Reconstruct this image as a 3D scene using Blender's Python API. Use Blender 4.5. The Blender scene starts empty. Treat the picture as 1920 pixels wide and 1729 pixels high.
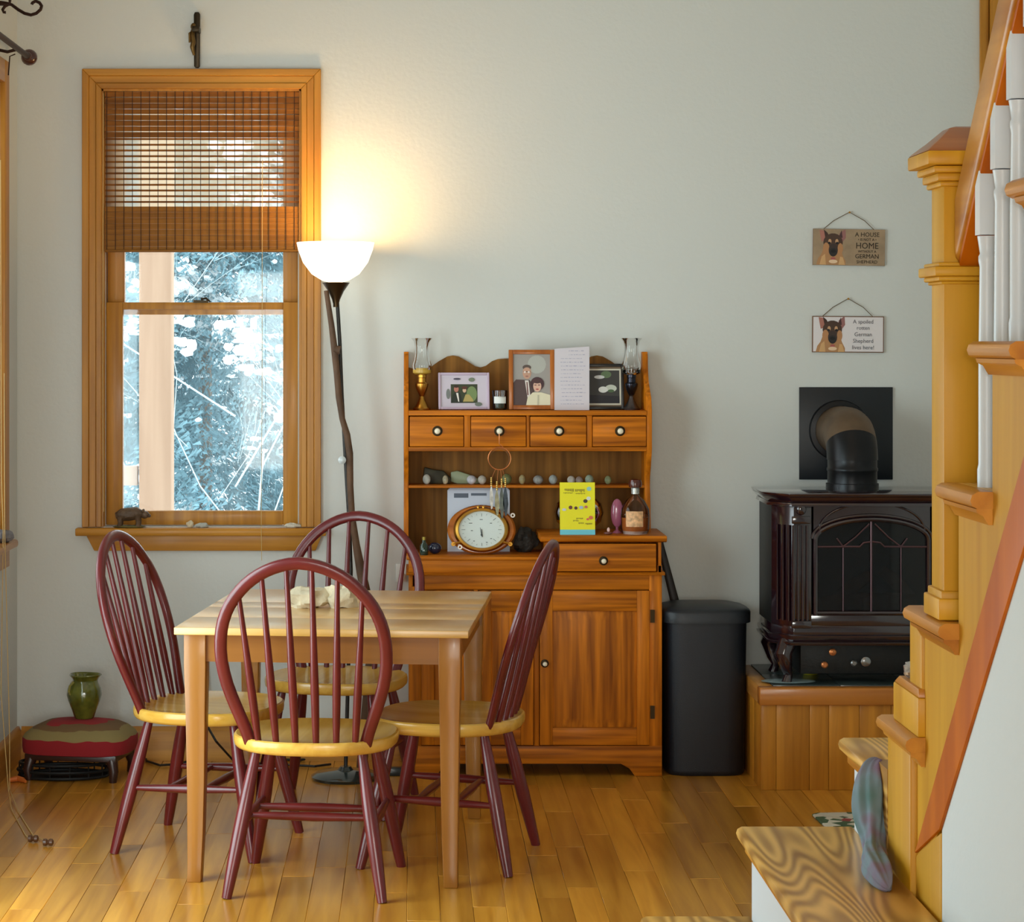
import bpy, bmesh, math, random
from mathutils import Vector, Matrix, noise
R = math.radians
random.seed(7)
scn = bpy.context.scene
COL = scn.collection
F, EYE, CX, HY = 4300.0, 1.61, 772.0, 645.0
YW = 8.87                                  # back wall

# ---------------------------------------------------------------- camera, world, lights, exposure
cam = bpy.data.cameras.new('camera'); camo = bpy.data.objects.new('camera', cam); COL.objects.link(camo)
camo.location = (0, 0, EYE); camo.rotation_euler = (R(90), 0, 0)
cam.sensor_width = 36; cam.lens = 36 * F / 1920
cam.shift_x = (960 - CX) / 1920; cam.shift_y = -(864.5 - HY) / 1920
cam.clip_end = 200
scn.camera = camo
scn.view_settings.view_transform = 'Standard'; scn.view_settings.look = 'None'
scn.view_settings.gamma = 1; scn.view_settings.use_curve_mapping = False
scn.view_settings.exposure = 0.0
wd = bpy.data.worlds.new('sky'); scn.world = wd; wd.use_nodes = True
wd.node_tree.nodes['Background'].inputs[0].default_value = (0.84, 0.96, 1.0, 1)
wd.node_tree.nodes['Background'].inputs[1].default_value = 4.2

def area(name, loc, rot, sx, sy, power, color):
    l = bpy.data.lights.new(name, 'AREA'); l.shape = 'RECTANGLE'; l.size = sx; l.size_y = sy
    l.energy = power; l.color = color
    o = bpy.data.objects.new(name, l); COL.objects.link(o); o.location = loc; o.rotation_euler = rot
    return o
area('rear_fill', (0.2, -2.6, 1.35), (R(62), 0, 0), 3.6, 2.0, 200, (0.96, 1.0, 0.96))  # added area lamp standing in for unseen windows behind the camera
area('side_fill', (-1.50, 6.0, 1.1), (R(90), 0, R(-90)), 1.3, 1.9, 74, (0.74, 0.95, 1.0))  # added fill lamp against the solid side wall, brightens floor and lower walls
area('ceiling_bounce', (0.2, 4.6, 4.2), (0, 0, 0), 3.0, 3.5, 4, (0.92, 1.0, 0.96))
area('camera_flash', (0.10, 0.0, 1.70), (R(90), 0, 0), 0.06, 0.04, 16, (0.97, 1.0, 0.93))

# ---------------------------------------------------------------- helpers
def c(r, g, b, a=1):
    f = lambda v: (v / 255 / 12.92) if v / 255 <= .04045 else ((v / 255 + .055) / 1.055) ** 2.4
    return (f(r), f(g), f(b), a)
def PX(px, s): return (px - CX) / s
def PZ(py, s): return EYE - (py - HY) / s
def W(px, py, Y): return Vector(((px - CX) * Y / F, Y, EYE - (py - HY) * Y / F))

MATS = {}
def mat(name, col, rough=.5, metal=0, coat=0, spec=.5, trans=0, ior=1.45, emit=None, es=1, alpha=1, bump=0, bscale=60, vary=0, vscale=8, sss=0):
    if name in MATS: return MATS[name]
    m = bpy.data.materials.new(name); m.use_nodes = True; nt = m.node_tree; b = nt.nodes['Principled BSDF']
    b.inputs['Base Color'].default_value = col; b.inputs['Roughness'].default_value = rough
    b.inputs['Metallic'].default_value = metal; b.inputs['Coat Weight'].default_value = coat
    b.inputs['Coat Roughness'].default_value = .12
    b.inputs['Specular IOR Level'].default_value = spec; b.inputs['IOR'].default_value = ior
    b.inputs['Transmission Weight'].default_value = trans
    if emit: b.inputs['Emission Color'].default_value = emit; b.inputs['Emission Strength'].default_value = es
    if bump or vary:
        tc = nt.nodes.new('ShaderNodeTexCoord')
    if bump:
        n = nt.nodes.new('ShaderNodeTexNoise'); n.inputs['Scale'].default_value = bscale; n.inputs['Detail'].default_value = 4
        nt.links.new(tc.outputs['Object'], n.inputs['Vector'])
        bp = nt.nodes.new('ShaderNodeBump'); bp.inputs['Strength'].default_value = bump; bp.inputs['Distance'].default_value = .01
        nt.links.new(n.outputs['Fac'], bp.inputs['Height']); nt.links.new(bp.outputs['Normal'], b.inputs['Normal'])
    if vary:
        n = nt.nodes.new('ShaderNodeTexNoise'); n.inputs['Scale'].default_value = vscale; n.inputs['Detail'].default_value = 5
        nt.links.new(tc.outputs['Object'], n.inputs['Vector'])
        r = nt.nodes.new('ShaderNodeValToRGB')
        r.color_ramp.elements[0].position = .3; r.color_ramp.elements[1].position = .7
        r.color_ramp.elements[0].color = tuple(v * (1 - vary) for v in col[:3]) + (1,)
        r.color_ramp.elements[1].color = tuple(min(1, v * (1 + vary)) for v in col[:3]) + (1,)
        nt.links.new(n.outputs['Fac'], r.inputs['Fac']); nt.links.new(r.outputs['Color'], b.inputs['Base Color'])
    MATS[name] = m
    return m

def wood(name, dark, light, axis='Z', rough=.35, coat=.3, across=22, along=1.4, var=.12, bump=.05, ring=0.2, seed=0.0, rings=4, spec=.3, wide=.34, n2s=.22, crough=.15):
    if name in MATS: return MATS[name]
    m = bpy.data.materials.new(name); m.use_nodes = True; nt = m.node_tree; N = nt.nodes; L = nt.links
    b = N['Principled BSDF']; b.inputs['Roughness'].default_value = rough; b.inputs['Coat Weight'].default_value = coat
    b.inputs['Coat Roughness'].default_value = crough; b.inputs['Specular IOR Level'].default_value = spec
    tc = N.new('ShaderNodeTexCoord'); oi = N.new('ShaderNodeObjectInfo')
    ad = N.new('ShaderNodeVectorMath'); ad.operation = 'MULTIPLY_ADD'
    L.new(oi.outputs['Random'], ad.inputs[0]); ad.inputs[1].default_value = (13, 17, 11); L.new(tc.outputs['Object'], ad.inputs[2])
    mp = N.new('ShaderNodeMapping'); L.new(ad.outputs[0], mp.inputs['Vector'])
    mp.inputs['Location'].default_value = (seed, seed * 1.7, seed * .6)
    sc = {'X': (along, across, across), 'Y': (across, along, across), 'Z': (across, across, along)}[axis]
    mp.inputs['Scale'].default_value = sc
    n1 = N.new('ShaderNodeTexNoise'); n1.inputs['Scale'].default_value = 1; n1.inputs['Detail'].default_value = 6
    n1.inputs['Distortion'].default_value = .5; L.new(mp.outputs[0], n1.inputs['Vector'])
    n2 = N.new('ShaderNodeTexNoise'); n2.inputs['Scale'].default_value = n2s; n2.inputs['Detail'].default_value = 2
    L.new(mp.outputs[0], n2.inputs['Vector'])
    ml = N.new('ShaderNodeMath'); ml.operation = 'MULTIPLY'; ml.inputs[1].default_value = rings * 6.28
    L.new(n2.outputs['Fac'], ml.inputs[0])
    sn = N.new('ShaderNodeMath'); sn.operation = 'SINE'; L.new(ml.outputs[0], sn.inputs[0])
    ma = N.new('ShaderNodeMath'); ma.operation = 'MULTIPLY_ADD'; ma.inputs[1].default_value = ring * .5
    L.new(sn.outputs[0], ma.inputs[0]); L.new(n1.outputs['Fac'], ma.inputs[2])
    r = N.new('ShaderNodeValToRGB'); L.new(ma.outputs[0], r.inputs['Fac'])
    r.color_ramp.elements[0].position = .5 - wide; r.color_ramp.elements[1].position = .5 + wide
    r.color_ramp.elements[0].color = dark; r.color_ramp.elements[1].color = light
    mr = N.new('ShaderNodeMapRange'); L.new(oi.outputs['Random'], mr.inputs[0])
    mr.inputs[3].default_value = 1 - var; mr.inputs[4].default_value = 1 + var
    mx = N.new('ShaderNodeVectorMath'); mx.operation = 'SCALE'; L.new(r.outputs[0], mx.inputs[0]); L.new(mr.outputs[0], mx.inputs['Scale'])
    L.new(mx.outputs[0], b.inputs['Base Color'])
    bp = N.new('ShaderNodeBump'); bp.inputs['Strength'].default_value = bump; bp.inputs['Distance'].default_value = .0015
    L.new(n1.outputs['Fac'], bp.inputs['Height']); L.new(bp.outputs[0], b.inputs['Normal'])
    MATS[name] = m
    return m

def glass(name, tint=(1, 1, 1, 1), refl=.9):
    if name in MATS: return MATS[name]
    m = bpy.data.materials.new(name); m.use_nodes = True; nt = m.node_tree; N = nt.nodes; L = nt.links
    N.remove(N['Principled BSDF'])
    t = N.new('ShaderNodeBsdfTransparent'); t.inputs[0].default_value = tint
    g = N.new('ShaderNodeBsdfGlossy'); g.inputs['Roughness'].default_value = .03
    fr = N.new('ShaderNodeFresnel'); fr.inputs[0].default_value = 1.45
    ml = N.new('ShaderNodeMath'); ml.operation = 'MULTIPLY'; ml.inputs[1].default_value = refl; L.new(fr.outputs[0], ml.inputs[0])
    mx = N.new('ShaderNodeMixShader'); L.new(ml.outputs[0], mx.inputs[0]); L.new(t.outputs[0], mx.inputs[1]); L.new(g.outputs[0], mx.inputs[2])
    L.new(mx.outputs[0], N['Material Output'].inputs[0]); MATS[name] = m
    return m

class MB:
    """collects primitives in one bmesh"""
    def __init__(s): s.bm = bmesh.new(); s.mi = 0
    def _f(s, vs, smooth=False):
        try:
            f = s.bm.faces.new(vs); f.material_index = s.mi; f.smooth = smooth
        except ValueError: pass
    def box(s, x0, x1, y0, y1, z0, z1):
        v = [s.bm.verts.new((x, y, z)) for x in (x0, x1) for y in (y0, y1) for z in (z0, z1)]
        for q in ((0, 1, 3, 2), (4, 6, 7, 5), (0, 4, 5, 1), (2, 3, 7, 6), (0, 2, 6, 4), (1, 5, 7, 3)): s._f([v[i] for i in q])
        return s
    def prism(s, pts, axis, a, b, smooth=False):
        """2D polygon extruded along axis: X -> pts are (y,z); Y -> (x,z); Z -> (x,y)"""
        def mk(p, t): return {'X': (t, p[0], p[1]), 'Y': (p[0], t, p[1]), 'Z': (p[0], p[1], t)}[axis]
        A = [s.bm.verts.new(mk(p, a)) for p in pts]; B = [s.bm.verts.new(mk(p, b)) for p in pts]; n = len(pts)
        s._f(A[::-1]); s._f(B)
        for i in range(n): s._f([A[i], A[(i + 1) % n], B[(i + 1) % n], B[i]], smooth)
        return s
    def rings(s, rr, cap=True, smooth=True, close=False):
        V = [[s.bm.verts.new(p) for p in r] for r in rr]; n = len(V[0])
        m = len(V)
        for k in range(m if close else m - 1):
            a, b = V[k], V[(k + 1) % m]
            for i in range(n): s._f([a[i], a[(i + 1) % n], b[(i + 1) % n], b[i]], smooth)
        if cap and not close: s._f(V[0][::-1]); s._f(V[-1])
        return s
    def sweep(s, pts, ra, rb=None, seg=10, hint=None, cap=True, close=False, square=0):
        """tube along pts; ra/rb radius or list (in-plane / along hint)"""
        pts = [Vector(p) for p in pts]; n = len(pts)
        ra = ra if isinstance(ra, (list, tuple)) else [ra] * n
        rb = ra if rb is None else (rb if isinstance(rb, (list, tuple)) else [rb] * n)
        rr = []; prev = None
        for i, p in enumerate(pts):
            if close: t = pts[(i + 1) % n] - pts[i - 1]
            else: t = pts[min(i + 1, n - 1)] - pts[max(i - 1, 0)]
            t.normalize()
            if hint is not None: h = Vector(hint)
            elif prev is not None: h = prev
            else: h = Vector((0, 0, 1)) if abs(t.z) < .9 else Vector((1, 0, 0))
            u = t.cross(h)
            if u.length < 1e-5: u = t.cross(Vector((.3, 1, .2)))
            u.normalize(); v = u.cross(t).normalized(); prev = v
            ring = []
            for k in range(seg):
                a = 2 * math.pi * k / seg + (math.pi / seg if square else 0)
                ca, sa = math.cos(a), math.sin(a)
                if square: ca = math.copysign(abs(ca) ** square, ca); sa = math.copysign(abs(sa) ** square, sa)
                ring.append(p + u * ca * ra[i] + v * sa * rb[i])
            rr.append(ring)
        return s.rings(rr, cap, True, close)
    def lathe(s, prof, seg=24, o=(0, 0, 0), ax='Z', cap=True, wob=None, sx=1, sy=1):
        rr = []
        for r, z in prof:
            ring = []
            for k in range(seg):
                a = 2 * math.pi * k / seg; q = r * (wob(a, z) if wob else 1)
                x, y = q * math.cos(a) * sx, q * math.sin(a) * sy
                if ax == 'Z': p = (o[0] + x, o[1] + y, o[2] + z)
                elif ax == 'Y': p = (o[0] + x, o[1] + z, o[2] - y)
                else: p = (o[0] + z, o[1] + x, o[2] + y)
                ring.append(p)
            rr.append(ring)
        return s.rings(rr, cap)
    def ell(s, o, rx, ry, rz, seg=16, nr=9, bumpy=0, sd=0):
        rr = []
        for j in range(nr + 1):
            t = math.pi * j / nr; t = min(max(t, .06), math.pi - .06); ring = []
            for k in range(seg):
                a = 2 * math.pi * k / seg
                d = Vector((math.sin(t) * math.cos(a), math.sin(t) * math.sin(a), -math.cos(t)))
                q = 1 + (bumpy * noise.noise(d * 1.7 + Vector((sd, sd * .3, 2))) if bumpy else 0)
                ring.append((o[0] + d.x * rx * q, o[1] + d.y * ry * q, o[2] + d.z * rz * q))
            rr.append(ring)
        return s.rings(rr)
    def build(s, name, m, parent=None, bevel=0, bseg=2, flat=False):
        bm = s.bm
        bmesh.ops.recalc_face_normals(bm, faces=bm.faces)
        if bevel:
            es = [e for e in bm.edges if len(e.link_faces) == 2 and e.calc_face_angle(0) > R(40)]
            bmesh.ops.bevel(bm, geom=es, offset=bevel, segments=bseg, affect='EDGES', clamp_overlap=True, profile=.5)
            for f in bm.faces: f.smooth = True
        me = bpy.data.meshes.new(name); bm.to_mesh(me); bm.free()
        for x in (m if isinstance(m, (list, tuple)) else [m]): me.materials.append(x)
        if bevel or not flat:
            try: me.set_sharp_from_angle(angle=R(38))
            except Exception: pass
        o = bpy.data.objects.new(name, me); COL.objects.link(o)
        if parent: o.parent = parent
        return o

def tag(o, label=None, cat=None, group=None, kind=None):
    if label: o['label'] = label
    if cat: o['category'] = cat
    if group: o['group'] = group
    if kind: o['kind'] = kind
    return o
def thing(name, label, cat, loc=(0, 0, 0), rz=0, group=None, rx=0, ry=0):
    o = bpy.data.objects.new(name, None); COL.objects.link(o); o.empty_display_size = .05
    o.location = loc; o.rotation_euler = (rx, ry, rz)
    return tag(o, label, cat, group)
def copy_tree(o, parent=None):
    d = o.copy(); COL.objects.link(d); d.parent = parent
    for ch in [x for x in list(COL.objects) if x.parent == o]: copy_tree(ch, d)
    return d
def bx(name, m, parent, x0, x1, y0, y1, z0, z1, bevel=0):
    return MB().box(x0, x1, y0, y1, z0, z1).build(name, m, parent, bevel)
def structure(o): return tag(o, kind='structure')

def text_mesh(body, size, m, parent, x, z, y, name='lettering', align='CENTER', thick=.0004, sx=1.0):
    cu = bpy.data.curves.new('t', 'FONT'); cu.body = body; cu.size = size; cu.align_x = align; cu.extrude = thick; cu.resolution_u = 2
    t = bpy.data.objects.new('t', cu); COL.objects.link(t)
    dg = bpy.context.evaluated_depsgraph_get(); dg.update()
    me = bpy.data.meshes.new_from_object(t.evaluated_get(dg)); bpy.data.objects.remove(t); bpy.data.curves.remove(cu)
    for v in me.vertices: v.co = Vector((x + v.co.x * sx, y - v.co.z, z + v.co.y))
    me.materials.clear(); me.materials.append(m); me.name = name
    o = bpy.data.objects.new(name, me); COL.objects.link(o); o.parent = parent
    return o
def E(cx, cz, rx, rz, n=18, rot=0):
    out = []
    for k in range(n):
        a = 2 * math.pi * k / n; x, z = rx * math.cos(a), rz * math.sin(a)
        out.append((cx + x * math.cos(rot) - z * math.sin(rot), cz + x * math.sin(rot) + z * math.cos(rot)))
    return out
def printed(name, polys, parent, y, step=.00025):
    """flat print: coloured patches, (colour, points) in x,z facing -Y"""
    s = MB(); ms = []
    for i, (col, pts) in enumerate(polys):
        key = 'ink_%d_%d_%d' % col
        mm = mat(key, c(*col), .55)
        if mm not in ms: ms.append(mm)
        s.mi = ms.index(mm)
        s._f([s.bm.verts.new((p[0], y - i * step, p[1])) for p in pts])
    bm = s.bm
    for f in bm.faces:
        f.normal_update()
        if f.normal.y > 0: f.normal_flip()
    me = bpy.data.meshes.new(name); bm.to_mesh(me); bm.free()
    for x in ms: me.materials.append(x)
    o = bpy.data.objects.new(name, me); COL.objects.link(o); o.parent = parent
    return o

# ---------------------------------------------------------------- materials
M_wall = mat('wall_paint', c(208, 209, 204), .75, bump=.12, bscale=55)
M_ceil = mat('ceiling_paint', c(240, 238, 232), .8)
M_white = mat('white_enamel', c(214, 220, 226), .35, bump=.03, bscale=20)
pineZ = wood('pine_trim_upright', c(150, 94, 22), c(202, 140, 48), 'Z', across=40, along=1.6, var=.03, coat=.1, rough=.45)
pineX = wood('pine_trim_level', c(156, 98, 24), c(206, 144, 52), 'X', across=40, along=1.6, var=.03, coat=.1, rough=.45)
pineY = wood('pine_trim_deep', c(160, 96, 34), c(206, 146, 68), 'Y', across=34, along=1.6, var=.05)
floorM = wood('floor_oak', c(168, 104, 22), c(228, 162, 58), 'Y', rough=.3, coat=.55, across=26, along=1.5, var=.24, bump=.04, ring=.15, spec=.4)
hutch_Z = wood('oak_upright', c(128, 64, 4), c(222, 128, 22), 'Z', rough=.5, coat=.03, across=55, along=2.6, var=.09, ring=.25, rings=6, spec=.16)
hutch_X = wood('oak_level', c(128, 64, 4), c(222, 128, 22), 'X', rough=.5, coat=.03, across=55, along=2.6, var=.09, ring=.25, rings=6, spec=.16)
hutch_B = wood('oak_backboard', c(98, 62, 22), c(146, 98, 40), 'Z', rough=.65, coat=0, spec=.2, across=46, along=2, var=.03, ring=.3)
tabX = wood('table_maple', c(198, 146, 66), c(212, 162, 80), 'X', rough=.36, coat=1.0, crough=.3, spec=.5, bump=0, ring=.02, wide=.6, across=70, along=1.2, var=.05)
tabZ = wood('table_maple_upright', c(134, 82, 24), c(170, 112, 44), 'Z', rough=.35, coat=.3, across=24, along=1.6, var=.04)
seatM = wood('seat_maple', c(192, 140, 48), c(226, 180, 86), 'Y', rough=.26, coat=.35, across=30, along=1.4, var=.04, bump=.03, ring=.2)
redM = mat('burgundy_paint', c(96, 24, 26), .32, coat=.3, vary=.14, vscale=14)
stairZ = wood('stair_pine_upright', c(186, 128, 14), c(214, 160, 40), 'Z', rough=.45, coat=.04, spec=.18, across=16, along=.9, var=.04, bump=.02, ring=.2)
stairY = wood('stair_oak_nosing', c(164, 98, 20), c(212, 146, 50), 'Y', rough=.38, coat=.1, spec=.25, across=22, along=2, var=.04, ring=.3)
stairX = wood('stair_oak_tread', c(150, 100, 30), c(232, 178, 88), 'Y', rough=.4, coat=.1, across=9, along=1.1, var=.02, ring=.6, rings=30, bump=.05, wide=.42, n2s=.42)
skirtM = wood('stair_skirt', c(176, 84, 4), c(208, 112, 12), 'Z', rough=.45, coat=.04, spec=.2, across=14, along=1.2, var=.03, ring=.3)
brass = mat('brass', c(190, 140, 60), .28, metal=1)
iron = mat('dark_iron', c(52, 32, 24), .45, metal=.7, bump=.1)
bronze = mat('aged_bronze', c(58, 48, 34), .4, metal=.8, bump=.3, bscale=30)
chrome = mat('chrome', c(220, 220, 220), .12, metal=1)
blackP = mat('black_plastic', c(24, 27, 34), .42, bump=.15, bscale=400)
enamel = mat('stove_enamel', c(34, 14, 22), .12, coat=1, spec=.7, bump=.02, bscale=12)
castiron = mat('cast_iron', c(16, 18, 18), .5, bump=.15, bscale=80)
ivory = mat('ivory_knob', c(236, 226, 200), .25)
paneM = glass('clear_glass')
GL = glass('thin_glass', (.93, .93, .92, 1), 1.0)

# ---------------------------------------------------------------- room shell
LX, RX, YR, HC = -1.526, 2.45, -3.2, 5.4
def sW(y): return F / y
S = F / YW   # px per metre on the back wall
wx = lambda px: PX(px, S); wz = lambda py: PZ(py, S)
wx0, wx1, wz0, wz1 = wx(190), wx(565), wz(988), wz(166)
w = MB()
w.box(LX - .15, wx0, YW, YW + .16, -.02, HC).box(wx1, RX + .15, YW, YW + .16, -.02, HC)
w.box(wx0, wx1, YW, YW + .16, -.02, wz0).box(wx0, wx1, YW, YW + .16, wz1, HC)
structure(w.build('wall_back', M_wall))
ly0, ly1, lz0, lz1 = 6.95, 8.50, wz(1000), 2.58
w = MB()
w.box(LX - .15, LX, YR, ly0, -.02, HC).box(LX - .15, LX, ly1, YW, -.02, HC)
w.box(LX - .15, LX, ly0, ly1, -.02, lz0).box(LX - .15, LX, ly0, ly1, lz1, HC)
structure(w.build('wall_left', M_wall))
structure(bx('wall_right', M_wall, None, RX, RX + .15, YR, YW, -.02, HC))
structure(bx('wall_front', M_wall, None, LX - .15, RX + .15, YR - .15, YR, -.02, HC))
structure(bx('ceiling', M_ceil, None, LX - .15, RX + .15, YR, YW + .16, HC, HC + .1))
fl = structure(bx('floor', mat('subfloor', c(70, 40, 18), .8), None, LX - .15, RX + .15, YR, YW + .16, -.06, -.018))
near = bx('floor_field', floorM, fl, LX, RX, YR, 4.6, -.018, 0); 
# planks, one object each
pw = .0945; protos = []
x = LX; ci = 0
PL = {}
while x < RX - .01:
    y = 4.6 - random.random() * .1; y = 4.6; first = True
    while y < YW - .01:
        ln = random.choice([.55, .8, .95, 1.15, 1.3]); 
        if first: ln = .3 + random.random() * .9; first = False
        y1 = min(y + ln, YW)
        if YW - y1 < .2: y1 = YW
        x1 = min(x + pw, RX); Ln, Wd = round(y1 - y, 3), round(x1 - x, 3)
        if (Ln, Wd) not in PL:
            q = MB().box(.0005, Wd - .0005, .0006, Ln - .0006, -.018, 0).build('plank', floorM, fl, bevel=.0012, bseg=1); PL[(Ln, Wd)] = q
        else:
            q = PL[(Ln, Wd)].copy(); COL.objects.link(q)
        q.location = (x, y, random.uniform(-.0004, .0003))
        y = y1
    x += pw; ci += 1
# baseboards
def base_b(name, x0, x1):
    o = MB().prism([(YW - .018, 0), (YW, 0), (YW, .132), (YW - .008, .132), (YW - .014, .118), (YW - .018, .112)], 'X', x0, x1).build(name, pineX)
    return structure(o)
base_b('baseboard_back', LX + .018, -.03)
base_b('baseboard_back_right', .94, 1.22)
structure(MB().prism([(LX, 0), (LX + .018, 0), (LX + .018, .112), (LX + .014, .118), (LX + .008, .132), (LX, .132)], 'Y', 4.0, YW).build('baseboard_left', pineY))
# door casing high on the back wall behind the stair rail
structure(MB().box(wx(1836), wx(1852), YW - .02, YW, 1.2, 3.2).box(wx(1853), wx(1890), YW - .035, YW, 1.2, 3.2).build('trim_1', pineZ, bevel=.003))

# ---------------------------------------------------------------- window_1 (back wall)
win = structure(bpy.data.objects.new('window_1', None)); COL.objects.link(win)
ca = YW - .022
def casing(px0, px1, py0, py1, ax):
    return px0
# mitred casing pieces with a stepped profile
def prof_casing(name, outer, inner, horiz, m):
    (a0, a1), (b0, b1) = outer, inner
    s = MB()
    steps = [(0, .35, .022), (.35, .72, .016), (.72, 1.0, .019)]
    for t0, t1, d in steps:
        # interpolate between outer and inner edge lines
        def pt(t, end):
            o = outer[end]; i = inner[end]
            return (o[0] + (i[0] - o[0]) * t, o[1] + (i[1] - o[1]) * t)
        poly = [pt(t0, 0), pt(t0, 1), pt(t1, 1), pt(t1, 0)]
        s.prism(poly, 'Y', YW - d, YW)
    return s.build(name, m, win, bevel=.002, bseg=1)
ox0, ox1, oz1, oz0 = wx(155), wx(602), wz(130), wz(988)
ix0, ix1, iz1 = wx(191), wx(565), wz(167)
prof_casing('casing', ((ox0, oz0), (ox0, oz1)), ((ix0, oz0), (ix0, iz1)), 0, pineZ)
prof_casing('casing', ((ox1, oz0), (ox1, oz1)), ((ix1, oz0), (ix1, iz1)), 0, pineZ)
prof_casing('casing', ((ox0, oz1), (ox1, oz1)), ((ix0, iz1), (ix1, iz1)), 1, pineX)
MB().prism([(YW - .055, wz(1003)), (YW - .06, wz(996)), (YW - .055, wz(989)), (YW + .14, wz(989)), (YW + .14, wz(1003))], 'X', wx(145), wx(612)).build('window_stool', pineX, win, bevel=.003)
MB().prism([(wx(163), wz(1003)), (wx(604), wz(1003)), (wx(592), wz(1032)), (wx(178), wz(1032))], 'Y', YW - .024, YW).build('apron', pineX, win, bevel=.003)
s = MB(); s.box(wx(190), wx(194), YW - .004, YW + .15, wz(988), wz(167)).box(wx(561), wx(565), YW - .004, YW + .15, wz(988), wz(167)).box(wx(190), wx(565), YW - .004, YW + .15, wz(171), wz(167))
s.build('jamb', pineZ, win)
# sash: lower (inner) and upper (outer)
def sash(x0, x1, z0, z1, st, rb, rt, y0, y1):
    q = MB()
    q.box(x0, x0 + st, y0, y1, z0, z1).box(x1 - st, x1, y0, y1, z0, z1).box(x0 + st, x1 - st, y0, y1, z0, z0 + rb).box(x0 + st, x1 - st, y0, y1, z1 - rt, z1)
    o = q.build('sash', pineZ, win, bevel=.003)
    bx('pane', paneM, o, x0 + st - .004, x1 - st + .004, (y0 + y1) / 2 - .002, (y0 + y1) / 2 + .002, z0 + rb - .004, z1 - rt + .004)
    return o
Si = F / (YW + .075)
xi = lambda p: PX(p, Si); zi = lambda p: PZ(p, Si)
sash(xi(200), xi(562), zi(984), zi(567), xi(231) - xi(200), .055, .028, YW + .06, YW + .095)
sash(xi(200), xi(562), zi(590), zi(168), xi(232) - xi(200), .03, .05, YW + .10, YW + .135)
lk = MB(); lk.box(xi(364), xi(392), YW + .045, YW + .062, zi(568), zi(563)); lk.sweep([(xi(378), YW + .05, zi(561)), (xi(388), YW + .045, zi(560)), (xi(396), YW + .04, zi(566))], [.005, .005, .003])
lk.build('sash_lock', bronze, win)
s = MB(); s.box(xi(196), xi(200), YW + .05, YW + .06, wz(986), wz(420)); s.box(xi(559), xi(562), YW + .05, YW + .06, wz(986), wz(420))
s.build('jamb_liner', mat('liner', c(190, 180, 165), .5), win)

# ---------------------------------------------------------------- woven blind
bl = thing('woven_blind', 'brown woven wood blind lowered over the upper part of the window', 'blind', (wx(378), YW + .025, wz(171)))
bX0, bX1 = wx(196) - bl.location.x, wx(562) - bl.location.x
slatM = wood('reed_slat', c(104, 58, 12), c(150, 92, 26), 'X', rough=.6, coat=0, spec=.2, across=60, along=3, var=.2)
reedM = wood('reed_fold', c(112, 68, 16), c(150, 98, 32), 'X', rough=.6, coat=0, spec=.2, across=90, along=3, var=.02, bump=.1)
bz = lambda py: wz(py) - wz(171)
period = 10.75
py = 172.0; k = 0
while py < 470:
    if py < 258: h = period * (.93 if k % 3 else .84)
    elif py < 385: h = 3.6
    else: h = period * .985
    y0 = -.012 if py < 258 else (0 if py < 385 else -.012)
    MB().prism([(y0 - .004, bz(py)), (y0, bz(py) - .0002), (y0, bz(py + h)), (y0 - .004, bz(py + h) + .0004)], 'X', bX0, bX1).build('slat', slatM if py < 385 else reedM, bl)
    py += period; k += 1
tx = bX0 + .008
thread = mat('dark_thread', c(52, 28, 12), .8)
k = 0
while tx < bX1:
    q = MB().box(tx - .0012, tx + .0012, -.021, -.0185, bz(470), bz(171)).build('thread', thread, bl)
    tx += 16.0 / S; k += 1
tr = mat('sheer_reed', c(226, 200, 160), .7)
nt = tr.node_tree; tb = nt.nodes.new('ShaderNodeBsdfTranslucent'); tb.inputs[0].default_value = c(236, 214, 180)
tp = nt.nodes.new('ShaderNodeBsdfTransparent'); mx1 = nt.nodes.new('ShaderNodeMixShader'); mx1.inputs[0].default_value = .6
nt.links.new(tb.outputs[0], mx1.inputs[1]); nt.links.new(tp.outputs[0], mx1.inputs[2]); nt.links.new(mx1.outputs[0], nt.nodes['Material Output'].inputs[0])
bx('sheer_backing', tr, bl, bX0, bX1, .004, .005, bz(470), bz(171))
MB().box(bX0, bX1, -.026, -.002, bz(472), bz(468)).build('bottom_rail', reedM, bl, bevel=.002)
MB().sweep([(wx(492) - bl.location.x, -.03, bz(300)), (wx(492) - bl.location.x, -.045, bz(700)), (wx(492) - bl.location.x, -.092, bz(985)), (wx(493) - bl.location.x, -.094, bz(1048))], .0011, seg=5).build('cord', mat('cord', c(200, 170, 110), .7), bl)
MB().sweep([(bX0 - .004, -.03, bz(175)), (bX0 - .006, -.03, bz(700)), (bX0 - .003, -.03, bz(960))], .0016, seg=5).build('cord', MATS['cord'], bl)

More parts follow.
